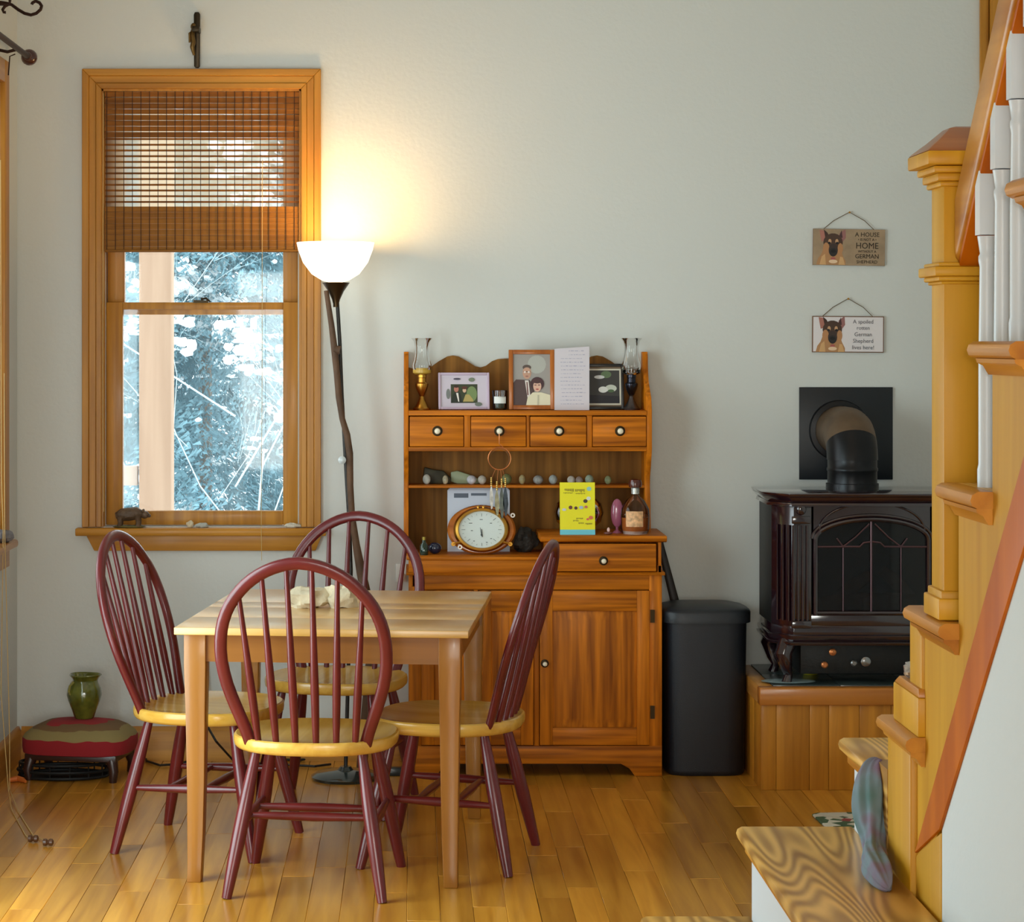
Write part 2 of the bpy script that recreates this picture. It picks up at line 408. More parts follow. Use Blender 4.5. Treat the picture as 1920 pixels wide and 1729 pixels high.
# ---------------------------------------------------------------- window_2 (left wall, seen edge-on)
w2 = structure(bpy.data.objects.new('window_2', None)); COL.objects.link(w2)
s = MB(); s.box(LX, LX + .02, ly1 - .005, ly1 + .085, lz0, lz1 + .085); s.build('casing', pineZ, w2, bevel=.003)
s = MB(); s.box(LX, LX + .02, ly0 - .085, ly0 + .005, lz0, lz1 + .085); s.build('casing', pineZ, w2, bevel=.003)
s = MB(); s.box(LX, LX + .02, ly0 + .005, ly1 - .005, lz1, lz1 + .085); s.build('casing', pineY, w2, bevel=.003)
MB().box(LX - .13, LX + .05, ly0 - .11, ly1 + .11, lz0 - .03, lz0).build('window_stool', pineY, w2, bevel=.01)
MB().box(LX, LX + .022, ly0 - .08, ly1 + .08, lz0 - .1, lz0 - .03).build('apron', pineY, w2, bevel=.004)
q = MB(); q.box(LX - .11, LX - .07, ly0, ly0 + .05, lz0, lz1).box(LX - .11, LX - .07, ly1 - .05, ly1, lz0, lz1).box(LX - .11, LX - .07, ly0 + .05, ly1 - .05, lz0, lz0 + .06).box(LX - .11, LX - .07, ly0 + .05, ly1 - .05, lz1 - .06, lz1).box(LX - .11, LX - .07, ly0 + .05, ly1 - .05, 1.7, 1.74)
o = q.build('sash', pineZ, w2, bevel=.003)
bx('pane', paneM, o, LX - .092, LX - .088, ly0 + .04, ly1 - .04, lz0 + .05, lz1 - .05)
# curtain rod with ball finial, scroll bracket
rod = thing('curtain_rod', 'dark iron curtain rod with round ball finial on the side wall', 'curtain rod', (LX + .085, 8.62, 2.69))
MB().sweep([(0, .0, 0), (0, -1.75, 0)], .011, seg=12).build('rod', iron, rod)
MB().ell((0, .02, 0), .031, .031, .031).ell((0, -.012, 0), .016, .012, .016).build('finial', mat('finial_wood', c(70, 34, 26), .3, coat=.5), rod)
MB().sweep([(0, -.22, 0), (-.04, -.22, -.01), (-.085, -.22, 0)], .006).sweep([(-.083, -.22, .05), (-.083, -.22, -.05)], .009).build('bracket', iron, rod)
MB().sweep([(-.02, -.17, -.012), (-.04, -.17, -.02), (-.045, -.17, -.09)], .0025, seg=6).build('hook', iron, rod)
def spiral(x, z, r, a0, a1, n=18, shrink=.35):
    return [(x + r * (1 - (1 - shrink) * t / n) * math.cos(a0 + (a1 - a0) * t / n), 0, z + r * (1 - (1 - shrink) * t / n) * math.sin(a0 + (a1 - a0) * t / n)) for t in range(n + 1)]
sc_ = thing('scroll_bracket', 'black wrought iron scroll bracket high on the side wall', 'bracket', (LX, 8.42, 2.876))
sS = F / 8.42
L_ = lambda px, py: (PX(px, sS) - LX, 0, PZ(py, sS) - 2.876)
pts = [L_(0, 4), L_(12, 6), L_(22, 9), L_(34, 18), L_(46, 25), L_(58, 28), L_(68, 25), L_(76, 18), L_(78, 11), L_(74, 5), L_(67, 2), L_(61, 5), L_(58, 12)]
pts2 = []
for i in range(len(pts) - 1):
    for t in (0, .5): pts2.append(tuple(Vector(pts[i]).lerp(Vector(pts[i + 1]), t)))
MB().sweep(pts2, .006, seg=8, hint=(0, 1, 0)).build('scroll', iron, sc_)
MB().sweep([L_(16, 8), L_(9, 12), L_(5, 18), L_(7, 23), L_(11, 23)], [.006, .006, .006, .005, .006], seg=8, hint=(0, 1, 0)).build('leaf_curl', iron, sc_)
MB().sweep([L_(-6, 7), L_(18, 8), L_(19, -8)], .007, seg=8).build('stem', iron, sc_)
# items on left window sill + cords
st = MB(); st.ell((0, 0, .022), .032, .045, .028, bumpy=.5, sd=3)
o = st.build('stone', mat('grey_stone', c(120, 118, 122), .8, bump=.5), None); o.location = (LX + .018, 8.47, lz0); tag(o, 'grey stone on the sill of the side window', 'stone')
cd = thing('blind_cord', 'pale blind cord with two brown wooden tassels lying on the floor', 'cord', (-1.22, 7.4, 0))
f1 = Vector((-1.25 + .03, 0, 0))
def rel(px, py, Y): v = W(px, py, Y); return (v.x + 1.22, v.y - 7.4, v.z)
cm = MATS['cord']
MB().sweep([rel(1, 300, 8.4), rel(3, 900, 8.38), rel(6, 1000, 8.3), rel(2, 1300, 8.25), (rel(16, 1478, 8.1)[0], .7, .03), (rel(22, 1500, 7.9)[0], .5, .004), (rel(48, 1563, 7.5)[0], .1, .004), (rel(58, 1577, 7.44)[0], .03, .006)], .0016, seg=6).build('string', cm, cd)
MB().sweep([rel(8, 700, 8.4), rel(9, 1000, 8.3), rel(18, 1380, 8.25), (rel(20, 1470, 8.2)[0], .78, .02), (rel(36, 1525, 7.85)[0], .45, .004), (rel(62, 1570, 7.5)[0], .1, .004), (rel(86, 1583, 7.4)[0], 0, .006)], .0016, seg=6).build('string', cm, cd)
tas = mat('tassel_wood', c(88, 56, 34), .35, coat=.3)
for (px, py) in ((62, 1580), (90, 1587)):
    Y = 6923 / (py - 645); p = Vector((PX(px, F / Y), Y, .013))
    a = (p.x + 1.22, p.y - 7.4, .013)
    MB().lathe([(.004, -.017), (.011, -.015), (.012, -.006), (.007, 0), (.012, .006), (.011, .014), (.005, .018)], 12, a, 'X').build('tassel', tas, cd)

# ---------------------------------------------------------------- outside
struct_snow = bx('ground_outside', mat('snow_ground', c(225, 232, 236), .9), None, -40, 40, YW + .3, 70, -.75, -.6); structure(struct_snow)
pp = thing('porch_post', 'pale square wooden porch post standing outside the window', 'post', (-1.19, 10.7, -.6))
postM = wood('pale_cedar', c(146, 118, 98), c(178, 150, 128), 'Z', rough=.8, coat=0, spec=.1, across=14, along=1, var=0)
MB().box(-.074, .074, -.074, .074, 0, 4.4).build('post_shaft', postM, pp, bevel=.004)
MB().box(-.095, .095, -.095, .095, 0, .12).build('post_foot', postM, pp, bevel=.004)
rl = thing('porch_railing', 'pale wooden porch rail running off behind the post outside', 'railing', (-2.3, 10.72, -.6))
MB().box(-1.5, 1.02, -.03, .03, 1.55, 1.64).build('top_rail', postM, rl, bevel=.003)
MB().box(-1.5, 1.02, -.03, .03, .2, .28).build('bottom_rail', postM, rl, bevel=.003)
for i in range(14): MB().box(-1.45 + i * .18, -1.41 + i * .18, -.02, .02, .28, 1.55).build('baluster', postM, rl)
needles = mat('spruce_needles', c(104, 138, 148), .9, vary=.4, vscale=2.5)
snowM = mat('bough_snow', c(238, 244, 246), .8)
bark = mat('grey_bark', c(120, 112, 104), .85, bump=.5)
def conifer(x, y, h, rad, seed, label, z0=-.6, dens=26, fine=1.0, zmin=.3, zmax=99):
    rnd = random.Random(seed)
    t = thing('spruce_tree', label, 'tree', (x, y, z0), 0, None)
    MB().sweep([(0, 0, 0), (0, 0, h * .5), (0, 0, h)], [.05, .04, .02], seg=8).build('trunk', bark, t)
    A, B = MB(), MB()
    V, Fc = [], []
    n = int(h * 34)
    for i in range(n):
        zz = .3 + (h - .4) * (i / n)
        if zz > zmax or zz < zmin: continue
        ln = rad * (1 - .75 * i / n) * rnd.uniform(.7, 1.1); a = rnd.uniform(math.pi, 2 * math.pi) if rnd.random() < .75 else rnd.uniform(0, 6.283)
        dx, dy = math.cos(a), math.sin(a); m = 12
        droop = rnd.uniform(.22, .5)
        for j in range(1, m):
            q = j / m; px_, py_ = dx * ln * q, dy * ln * q; pz_ = zz - droop * ln * q * q + .05
            wdt = .36 * (1 - q) + .10
            for k in range(dens):
                off = rnd.uniform(-wdt, wdt); L1 = rnd.uniform(.03, .08) * fine; sgn = 1 if off > 0 else -1
                cx_, cy_ = px_ - dy * off + rnd.uniform(-.05, .05), py_ + dx * off; cz_ = pz_ - abs(off) * .4 + rnd.uniform(-.05, .03)
                ux_, uy_ = dx * .7 - dy * sgn * .7, dy * .7 + dx * sgn * .7
                wv = rnd.uniform(.008, .016) * fine
                b0 = len(V)
                V += [(cx_, cy_, cz_ + wv), (cx_ - dy * wv, cy_ + dx * wv, cz_ - wv), (cx_ + ux_ * L1, cy_ + uy_ * L1, cz_ - rnd.uniform(0, .05) * fine)]
                Fc.append((b0, b0 + 1, b0 + 2))
            if noise.noise(Vector(((x + px_) * 1.1, zz * 1.25, seed * 3.1))) > .12 and rnd.random() < .62:
                for _ in range(3):
                    B.ell((px_ + rnd.uniform(-.14, .14), py_ - .06, pz_ + rnd.uniform(-.03, .04)), rnd.uniform(.015, .065), rnd.uniform(.02, .06), rnd.uniform(.012, .034), 7, 4, bumpy=.9, sd=rnd.random() * 50)
            elif rnd.random() < .10: B.ell((px_ + rnd.uniform(-.1, .1), py_ - .05, pz_ + .02), rnd.uniform(.02, .05), .04, .014, 7, 4, bumpy=.5, sd=i)
    me = bpy.data.meshes.new('foliage'); me.from_pydata(V, [], Fc); me.materials.append(needles)
    o = bpy.data.objects.new('foliage', me); COL.objects.link(o); o.parent = t; o['kind'] = 'stuff'
    o = B.build('snow', snowM, t); o['kind'] = 'stuff'
    return t
conifer(-1.35, 15.0, 6.0, 1.6, 1, 'snowy spruce nearest the porch, seen through the lower pane', dens=34, fine=.8)
conifer(-3.5, 18.4, 8.0, 1.8, 2, 'snowy spruce seen beyond the pale porch post', dens=14, fine=1.3)
conifer(-.3, 18.6, 8.0, 1.6, 3, 'snowy spruce behind the nearest one, seen by the lamp side of the window', dens=16, fine=1.3)
conifer(-2.1, 22.6, 9.5, 2.4, 4, 'tall snowy spruce in the middle of the trees outside the window', dens=14, fine=1.8, zmax=7)
conifer(-.0, 26.8, 12.0, 2.6, 5, 'snowy spruce at the very back, lamp side of the window view', dens=12, fine=2.4, zmax=8)
conifer(-5.4, 27.8, 12.0, 2.9, 6, 'snowy spruce at the very back, behind the porch post', dens=12, fine=2.4, zmax=8)
bt = MB()
def twig(p, d, ln, r, depth, rnd):
    e = p + d * ln; mid = p + d * ln * .5 + Vector((rnd.uniform(-.06, .06), 0, rnd.uniform(-.05, .05)))
    bt.sweep([p, mid, e], [r, r * .8, r * .55], seg=5)
    if depth:
        for i in range(3):
            nd = (d + Vector((rnd.uniform(-1.1, 1.1), rnd.uniform(-.2, .2), rnd.uniform(-.35, .5)))).normalized()
            twig(p + d * ln * rnd.uniform(.35, 1), nd, ln * rnd.uniform(.5, .72), r * .5, depth - 1, rnd)
rnd = random.Random(5)
twig(Vector((0, 0, 0)), Vector((.1, 0, 1)).normalized(), 1.6, .010, 5, rnd)
twig(Vector((.0, 0, 1.4)), Vector((.5, 0, .8)).normalized(), 1.6, .006, 3, rnd)
twig(Vector((.0, 0, 1.8)), Vector((-.7, 0, .5)).normalized(), 1.5, .006, 3, rnd)
o = bt.build('bare_tree', mat('frosted_bark', c(170, 186, 190), .8)); o.location = (-1.0, 13.0, -.6)
tag(o, 'bare frosted branching tree right outside the window', 'tree')

# ---------------------------------------------------------------- chairs
H_ARCH = [(0, .170), (.08, .182), (.2, .206), (.33, .229), (.46, .241), (.58, .240), (.68, .229), (.77, .207), (.85, .174), (.91, .138), (.955, .097), (.985, .053), (1, 0)]
def arch_pt(sgn, h, x): return Vector((sgn * x, -.160 - .165 * h, .44 + .545 * h))
def make_chair():
    t = thing('dining_chair', '', 'chair')
    # seat outline
    out = []
    for k in range(40):
        a = 2 * math.pi * k / 40; ca, sa = math.cos(a), math.sin(a)
        e = .78
        x = math.copysign(abs(ca) ** e, ca) * .245; y = math.copysign(abs(sa) ** e, sa) * .232
        if y < 0: x *= 1 - .10 * (y / .232) ** 2
        out.append((x, y))
    rr = []
    for sc, z in ((.90, .412), (.965, .416), (.992, .424), (1.0, .434), (1.0, .444), (.992, .451), (.97, .4545), (.9, .452), (.7, .4445), (.4, .442), (.05, .442)):
        rr.append([(x * sc, y * sc, z) for x, y in out])
    MB().rings(rr).build('seat', seatM, t)
    # bow
    left = [arch_pt(-1, h, x) for h, x in H_ARCH]; right = [arch_pt(1, h, x) for h, x in H_ARCH[:-1]][::-1]
    P = left + right; Q = []
    for i in range(len(P) - 1):
        p0, p1, p2, p3 = P[max(i - 1, 0)], P[i], P[i + 1], P[min(i + 2, len(P) - 1)]
        for u in (0, .5):
            Q.append(.5 * ((2 * p1) + (p2 - p0) * u + (2 * p0 - 5 * p1 + 4 * p2 - p3) * u * u + (3 * p1 - p0 - 3 * p2 + p3) * u ** 3))
    Q.append(P[-1])
    nrm = Vector((0, .545, .165)).normalized()
    MB().sweep(Q, .0185, .0125, seg=12, hint=nrm, square=.75).build('bow', redM, t)
    for sgn in (-1, 1):
        for xb, xt in ((.030, .037), (.088, .110), (.142, .180)):
            # height where the bow has half width xt
            for i in range(len(H_ARCH) - 1, 0, -1):
                (h1, x1), (h0, x0) = H_ARCH[i - 1], H_ARCH[i]
                if x0 <= xt <= x1: h = h0 + (h1 - h0) * (xt - x0) / (x1 - x0); break
            top = arch_pt(sgn, h, xt); bot = Vector((sgn * xb, -.198 + .9 * xb * xb, .44))
            pts = [bot.lerp(top, q) for q in (0, .15, .32, .5, .75, 1)]
            MB().sweep(pts, [.009, .0115, .0125, .011, .0085, .007], seg=10).build('spindle', redM, t)
    def leg(sx, sy):
        top = Vector((sx * .155, sy * .14, .425)); ft = Vector((sx * .228, sy * .232, 0))
        pr = [(0, .013), (.08, .015), (.3, .020), (.45, .0215), (.6, .0215), (.75, .0195), (.92, .0165), (1, .0145)]
        MB().sweep([top.lerp(ft, q) for q, r in pr], [r for q, r in pr], seg=14, hint=(0, 1, 0)).build('leg', redM, t)
        return top, ft
    LG = {}
    for sx in (-1, 1):
        for sy in (-1, 1): LG[(sx, sy)] = leg(sx, sy)
    def at_(k, z):
        a, b = LG[k]; return a.lerp(b, (a.z - z) / a.z)
    mids = {}
    for sx in (-1, 1):
        a, b = at_((sx, -1), .205), at_((sx, 1), .215)
        MB().sweep([a.lerp(b, q) for q in (0, .12, .5, .88, 1)], [.008, .0105, .0145, .0105, .008], seg=10).build('side_stretcher', redM, t)
        mids[sx] = (a.lerp(b, .34), a.lerp(b, .66))
    for j in (0, 1):
        a, b = mids[-1][j], mids[1][j]
        MB().sweep([a.lerp(b, q) for q in (0, .1, .5, .9, 1)], [.008, .0105, .0145, .0105, .008], seg=10).build('cross_stretcher', redM, t)
    return t
ch = make_chair()
def heading(dx, dy): return math.atan2(dy, dx) - math.pi / 2
chairs = [(-.285, 6.86, heading(.114, .993), 'burgundy spindle-back chair in front, its back towards the room'),
          (-.655, 7.40, heading(.96, -.27), 'burgundy spindle-back chair beside the footstool, facing across the table'),
          (.120, 7.20, heading(-.972, .235), 'burgundy spindle-back chair before the hutch, leaning bow seen edge-on'),
          (-.262, 8.02, heading(-.22, -.975), 'burgundy spindle-back chair behind the table, between window and hutch')]
for i, (x, y, a, lb) in enumerate(chairs):
    o = ch if i == 0 else copy_tree(ch)
    o.location = (x, y, 0); o.rotation_euler = (0, 0, a); tag(o, lb, 'chair', 'dining chairs around the table')

# ---------------------------------------------------------------- table
tb_ = thing('dining_table', 'square maple dining table with plank top and tapered legs', 'table', (-.218, 7.333, 0), R(-5.6))
TW, TD, TH = .44, .545, .765
ed = [-TD, -.27, .0, .152, TD]
for i in range(4):
    g = .0016 if i != 3 else .0022
    MB().box(-TW, TW, ed[i] + .0006, ed[i + 1] - g, TH - .022, TH - (.0 if i < 3 else .0004)).build('top_board', tabX, tb_, bevel=.0022)
s = MB(); s.box(-TW + .035, TW - .035, -TD + .035, -TD + .057, TH - .105, TH - .022).build('apron', tabZ if 0 else wood('table_apron', c(116, 68, 18), c(152, 94, 34), 'X', across=24, along=1.6, var=.02, coat=.1), tb_)
MB().box(-TW + .035, TW - .035, TD - .057, TD - .035, TH - .105, TH - .022).build('apron', MATS['table_apron'], tb_)
for sx in (-1, 1): MB().box(sx * (TW - .046) - .011, sx * (TW - .046) + .011, -TD + .057, TD - .057, TH - .105, TH - .022).build('apron', MATS['table_apron'], tb_)
for sx in (-1, 1):
    for sy in (-1, 1):
        cx_, cy_ = sx * (TW - .058), sy * (TD - .058); rr = []
        for z, hw, of in ((TH - .022, .033, 0), (TH - .12, .033, 0), (.5, .0295, -.002), (.3, .0265, -.003), (.14, .024, .001), (.05, .0215, .006), (0, .021, .010)):
            ox = cx_ + sx * of * .3 + sx * .0; oy = cy_ + sy * of
            rr.append([(ox + a * hw, oy + b * hw, z) for a, b in ((-1, -1), (1, -1), (1, 1), (-1, 1))])
        MB().rings(rr, smooth=False).build('leg', tabZ, tb_, bevel=.003)
# stones on the table
for (px, w_, h_, sd, lb) in ((578, .060, .040, 3, 'pale tan lumpy stone on the table, wider of the two'), (640, .052, .042, 9, 'pale grey angular stone on the table beside the tan one')):
    Y = 7.35; v = W(px, 1140, Y)
    q = MB().ell((0, 0, h_ * .82), w_, w_ * .75, h_, 18, 10, bumpy=.55, sd=sd)
    o = q.build('stone', mat('pale_stone', c(206, 190, 160), .85, bump=.6, bscale=30, vary=.25, vscale=14), None)
    o.location = (v.x, Y, TH + .0); tag(o, lb, 'stone')

# ---------------------------------------------------------------- hutch
HF = 8.547; hs = F / HF
hx = lambda p: PX(p, hs); hz = lambda p: PZ(p, hs)
hu = thing('hutch', 'oak hutch with small drawers above and panelled doors below', 'cabinet', (hx(1003), 8.70, 0))
O = hu.location
class H(MB):
    def b(s, px0, px1, y0, y1, py0, py1, k=hs):
        return s.box(PX(px0, k) - O.x, PX(px1, k) - O.x, y0 - O.y, y1 - O.y, PZ(py1, k), PZ(py0, k))
WB = YW - .003
# carcass
s = H(); s.b(766, 774, HF, WB, 1060, 1448); s.b(1233, 1241, HF, WB, 1060, 1448); s.b(774, 1233, HF + .30, WB, 1060, 1448); s.b(774, 1233, HF + .01, HF + .3, 1402, 1410)
s.build('carcass', hutch_Z, hu, bevel=.002)
# face frame stiles, rails
for a_, b_, c_, d_ in ((766, 790, 1100, 1400), (1217, 1241, 1078, 1400), (1001, 1011, 1106, 1398), (888, 896, 1106, 1398)): H().b(a_, b_, HF - .004, HF + .016, c_, d_).build('face_stile', hutch_Z, hu, bevel=.002)
s = H(); s.b(790, 1217, HF - .004, HF + .016, 1078, 1106); s.build('face_rail', hutch_X, hu, bevel=.002)
# foot board with arched cut
pts = [(766, 1398), (1241, 1398), (1241, 1455), (1190, 1455), (1180, 1441), (1164, 1432), (845, 1432), (828, 1441), (818, 1455), (766, 1455)]
MB().prism([(hx(a) - O.x, hz(b)) for a, b in pts], 'Y', HF - .006 - O.y, HF + .016 - O.y).build('foot_board', hutch_X, hu, bevel=.002)
s = H(); s.b(766, 774, HF + .016, WB, 1440, 1455); s.b(1233, 1241, HF + .016, WB, 1440, 1455); s.build('foot', hutch_Z, hu)
# ledge left, rail
s = H(); s.b(762, 1030, HF - .012, WB, 1044, 1050); s.build('counter_board', hutch_X, hu, bevel=.003)
s = H(); s.b(766, 1020, HF - .006, HF + .016, 1050, 1074); s.build('front_rail', hutch_X, hu, bevel=.002)
MB().prism([(HF - .018 - O.y, hz(1078)), (HF - .02 - O.y, hz(1075)), (HF - .012 - O.y, hz(1073)), (WB - O.y, hz(1073)), (WB - O.y, hz(1078))], 'X', hx(762) - O.x, hx(1246) - O.x).build('moulding', hutch_X, hu)
# raised unit with drawer
s = H(); s.b(1024, 1030, HF, WB, 1012, 1075); s.b(1234, 1240, HF, WB, 1012, 1075); s.b(1030, 1234, HF + .2, WB, 1018, 1075); s.build('raised_box', hutch_Z, hu, bevel=.001)
MB().prism([(HF - .03 - O.y, hz(1014)), (HF - .034 - O.y, hz(1008)), (HF - .028 - O.y, hz(1004)), (WB - O.y, hz(1004)), (WB - O.y, hz(1016)), (HF - .018 - O.y, hz(1016))], 'X', hx(1013) - O.x, hx(1249) - O.x).build('raised_top', hutch_X, hu, bevel=.002)
def knob(parent, x, z, y, r=.011, collar=None):
    k = MB().lathe([(.004, 0), (.0045, -.010), (r * .8, -.012), (r, -.018), (r * .8, -.024), (r * .3, -.027)], 16, (x, y, z), 'Y').build('knob', ivory, parent)
    MB().lathe([(r * 1.7, 0), (r * 1.6, -.003), (r * .9, -.004)], 18, (x, y, z), 'Y').build('knob_plate', mat('dark_plate', c(40, 32, 16), .4, metal=.8), parent)
s = H(); s.b(1033, 1230, HF - .014, HF + .006, 1019, 1071)
dr = s.build('drawer', hutch_X, hu, bevel=.004); knob(dr, hx(1131) - O.x, hz(1051), HF - .014 - O.y, .010)
# doors
def door(px0, px1, kx):
    x0, x1 = hx(px0) - O.x, hx(px1) - O.x; z1, z0 = hz(1107), hz(1396); y0 = HF - .016 - O.y; y1 = HF + .004 - O.y; st = .047
    a0, a1, b0, b1 = x0 + st, x1 - st, z0 + .065, z1 - .076; m_ = min(.036, (a1 - a0) * .25)
    rr = [[(a0, y1 - .002, b0), (a1, y1 - .002, b0), (a1, y1 - .002, b1), (a0, y1 - .002, b1)],
          [(a0, y1 - .009, b0), (a1, y1 - .009, b0), (a1, y1 - .009, b1), (a0, y1 - .009, b1)],
          [(a0 + m_, y0 + .003, b0 + m_), (a1 - m_, y0 + .003, b0 + m_), (a1 - m_, y0 + .003, b1 - m_), (a0 + m_, y0 + .003, b1 - m_)]]
    d = MB().rings(rr, smooth=False).build('door', hutch_Z, hu)
    MB().box(x0, x0 + st, y0, y1, z0, z1).build('stile', hutch_Z, d, bevel=.002)
    MB().box(x1 - st, x1, y0, y1, z0, z1).build('stile', hutch_Z, d, bevel=.002)
    MB().box(x0 + st, x1 - st, y0, y1, z0, z0 + .065).build('rail', hutch_X, d, bevel=.002)
    MB().box(x0 + st, x1 - st, y0, y1, z1 - .076, z1).build('rail', hutch_X, d, bevel=.002)
    if kx: knob(d, hx(kx) - O.x, hz(1243), y0, .009)
door(790, 887, None); door(897, 1000, None); door(1012, 1217, 1021)
for py_ in (1155, 1335): H().b(1219, 1227, HF - .012, HF - .004, py_ - 12, py_ + 12).build('hinge', mat('hinge_dark', c(60, 44, 22), .4, metal=.8), hu)
# upper part
UF = 8.665; us = F / UF
ux = lambda p: PX(p, us) - O.x; uz = lambda p: PZ(p, us)
prof = [(WB, 660), (WB - .045, 660), (WB - .06, 668), (WB - .065, 690), (WB - .09, 715), (UF + .015, 745), (UF - .01, 768), (UF - .012, 842), (UF + .02, 872), (UF + .055, 895), (UF + .06, 915), (UF + .045, 940), (UF + .035, 980), (UF + .03, 1044), (WB, 1044)]
for px0, px1 in ((757, 766), (1212, 1222)):
    MB().prism([(y - O.y, uz(p)) for y, p in prof], 'X', ux(px0), ux(px1)).build('side_panel', hutch_Z, hu, bevel=.002)
sc = [(766, 690), (790, 696), (806, 691), (824, 678), (840, 669), (851, 667), (862, 669), (880, 679), (894, 688), (904, 690), (914, 687), (926, 678), (937, 674), (950, 673), (989, 672)]
sc = sc + [(989 * 2 - a, b) for a, b in sc[::-1][1:]]
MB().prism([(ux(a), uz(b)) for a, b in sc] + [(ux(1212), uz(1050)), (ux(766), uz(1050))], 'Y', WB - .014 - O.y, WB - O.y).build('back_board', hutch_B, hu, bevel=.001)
def ub(name, px0, px1, y0, y1, py0, py1, m, bv=.002):
    return MB().box(ux(px0), ux(px1), y0 - O.y, y1 - O.y, uz(py1), uz(py0)).build(name, m, hu, bevel=bv)
ub('top_shelf', 766, 1212, UF - .014, WB - .014, 770, 779, hutch_X)
ub('lower_shelf', 766, 1212, UF - .012, WB - .014, 838, 846, hutch_X)
ub('thin_shelf', 766, 1212, UF + .06, WB - .014, 912, 917, hutch_X)
for p in ((870, 882), (987, 993), (1100, 1110)): ub('divider', p[0], p[1], UF - .008, WB - .014, 779, 838, hutch_Z)
for i, (a, b, kx) in enumerate(((768, 869, 820), (883, 986, 936), (994, 1099, 1048), (1111, 1211, 1162))):
    d = MB().box(ux(a), ux(b), UF - .014 - O.y, WB - .05 - O.y, uz(837), uz(781)).build('drawer', hutch_X, hu, bevel=.003)
    knob(d, ux(kx), uz(808), UF - .014 - O.y, .0115)

# ---------------------------------------------------------------- things on the hutch
def up(px, py, Y): return W(px, py, Y)
ZT = uz(770); ZS = uz(912) ; ZC = hz(1044); ZR = hz(1004)
# hurricane lamps
def hlamp(px, Y, lb, m, bowl_m):
    s_ = F / Y
    t = thing('oil_lamp', lb, 'oil lamp', (PX(px, s_), Y, ZT), 0, 'oil lamps at the ends of the top shelf')
    MB().lathe([(.0, 0), (.033, 0), (.034, .006), (.026, .012), (.020, .022), (.011, .04), (.008, .052), (.012, .058)], 24).build('foot', m, t)
    MB().lathe([(.008, .055), (.013, .062), (.020, .078), (.024, .092), (.0245, .100), (.017, .106), (.016, .122), (.018, .124), (.018, .134), (.010, .136)], 24).build('font', bowl_m, t)
    MB().lathe([(.021, .134), (.030, .142), (.036, .158), (.037, .172), (.031, .192), (.0265, .215), (.026, .240), (.031, .262), (.041, .274)], 28, cap=False).build('chimney', GL, t)
    MB().lathe([(.026, .136), (.0345, .142), (.0345, .160), (.010, .158)], 24).build('shade_band', mat('amber_wax', c(196, 158, 60), .3) if m is brass else GL, t)
    return t
hlamp(791, 8.755, 'brass oil lamp with glass chimney, at the lamp-lit end of the shelf', brass, brass)
hlamp(1184, 8.755, 'dark metal oil lamp with glass chimney beside the black frame', mat('pewter', c(90, 84, 84), .3, metal=.9), mat('smoked_metal', c(48, 48, 56), .2, metal=.9))
# picture frames
def frame(name, lb, px0, px1, py0, Y, mfr, fw, tilt=-9, rz=0, backc=None, depth=.014):
    s_ = F / Y; w_ = (px1 - px0) / s_; h_ = (767 - py0) / s_ + .01
    t = thing(name, lb, 'picture frame', (PX((px0 + px1) / 2, s_), Y, ZT + .0008), R(rz), 'framed photographs on the top shelf', R(tilt))
    q = MB()
    for a in ((-w_ / 2, -w_ / 2 + fw, 0, h_), (w_ / 2 - fw, w_ / 2, 0, h_), (-w_ / 2 + fw, w_ / 2 - fw, 0, fw), (-w_ / 2 + fw, w_ / 2 - fw, h_ - fw, h_)):
        q.box(a[0], a[1], -depth, 0, a[2], a[3])
    q.build('frame', mfr, t, bevel=.002)
    MB().box(-w_ / 2 + fw * .5, w_ / 2 - fw * .5, -.006, -.001, fw * .5, h_ - fw * .5).build('backing', mat('frame_back', c(120, 100, 80), .8), t)
    return t, w_, h_
t, w_, h_ = frame('photo_frame', 'pale lilac frame with a small photograph of a couple outdoors', 822, 918, 702, 8.745, mat('lilac_frame', c(196, 176, 196), .4), .009, -12, 2)
P_ = [((206, 196, 208), [(-w_ / 2 + .008, .008), (w_ / 2 - .008, .008), (w_ / 2 - .008, h_ - .008), (-w_ / 2 + .008, h_ - .008)]),
      ((58, 66, 44), [(-.05, .025), (.052, .025), (.052, .098), (-.05, .098)]), ((120, 140, 90), E(.03, .06, .02, .03)),
      ((40, 46, 36), [(-.05, .025), (-.042, .058), (-.03, .068), (-.014, .064), (-.005, .025)]), ((186, 120, 104), E(-.029, .079, .009, .012)), ((60, 40, 34), E(-.029, .089, .009, .005)),
      ((236, 230, 220), [(-.03, .064), (-.022, .064), (-.018, .03), (-.022, .03)]),
      ((178, 160, 96), [(-.004, .03), (.006, .058), (.02, .058), (.034, .04), (.036, .03)]), ((214, 180, 150), E(.002, .074, .007, .009)), ((90, 50, 40), E(.002, .084, .011, .006)),
      ((120, 124, 120), E(-.06, .06, .008, .02)), ((110, 120, 110), E(.055, .02, .014, .008)), ((120, 130, 110), E(.03, .115, .012, .008)), ((84, 78, 92), E(-.026, .118, .014, .004))]
printed('photograph', P_, t, -.0068)
t, w_, h_ = frame('photo_frame', 'oak framed portrait of a man in glasses and a dark haired woman', 954, 1040, 659, 8.735, wood('frame_oak', c(140, 70, 20), c(188, 108, 40), 'Z', across=50, along=3, var=0), .017, -7, 0)
x0, x1, z0, z1 = -w_ / 2 + .016, w_ / 2 - .016, .016, h_ - .016
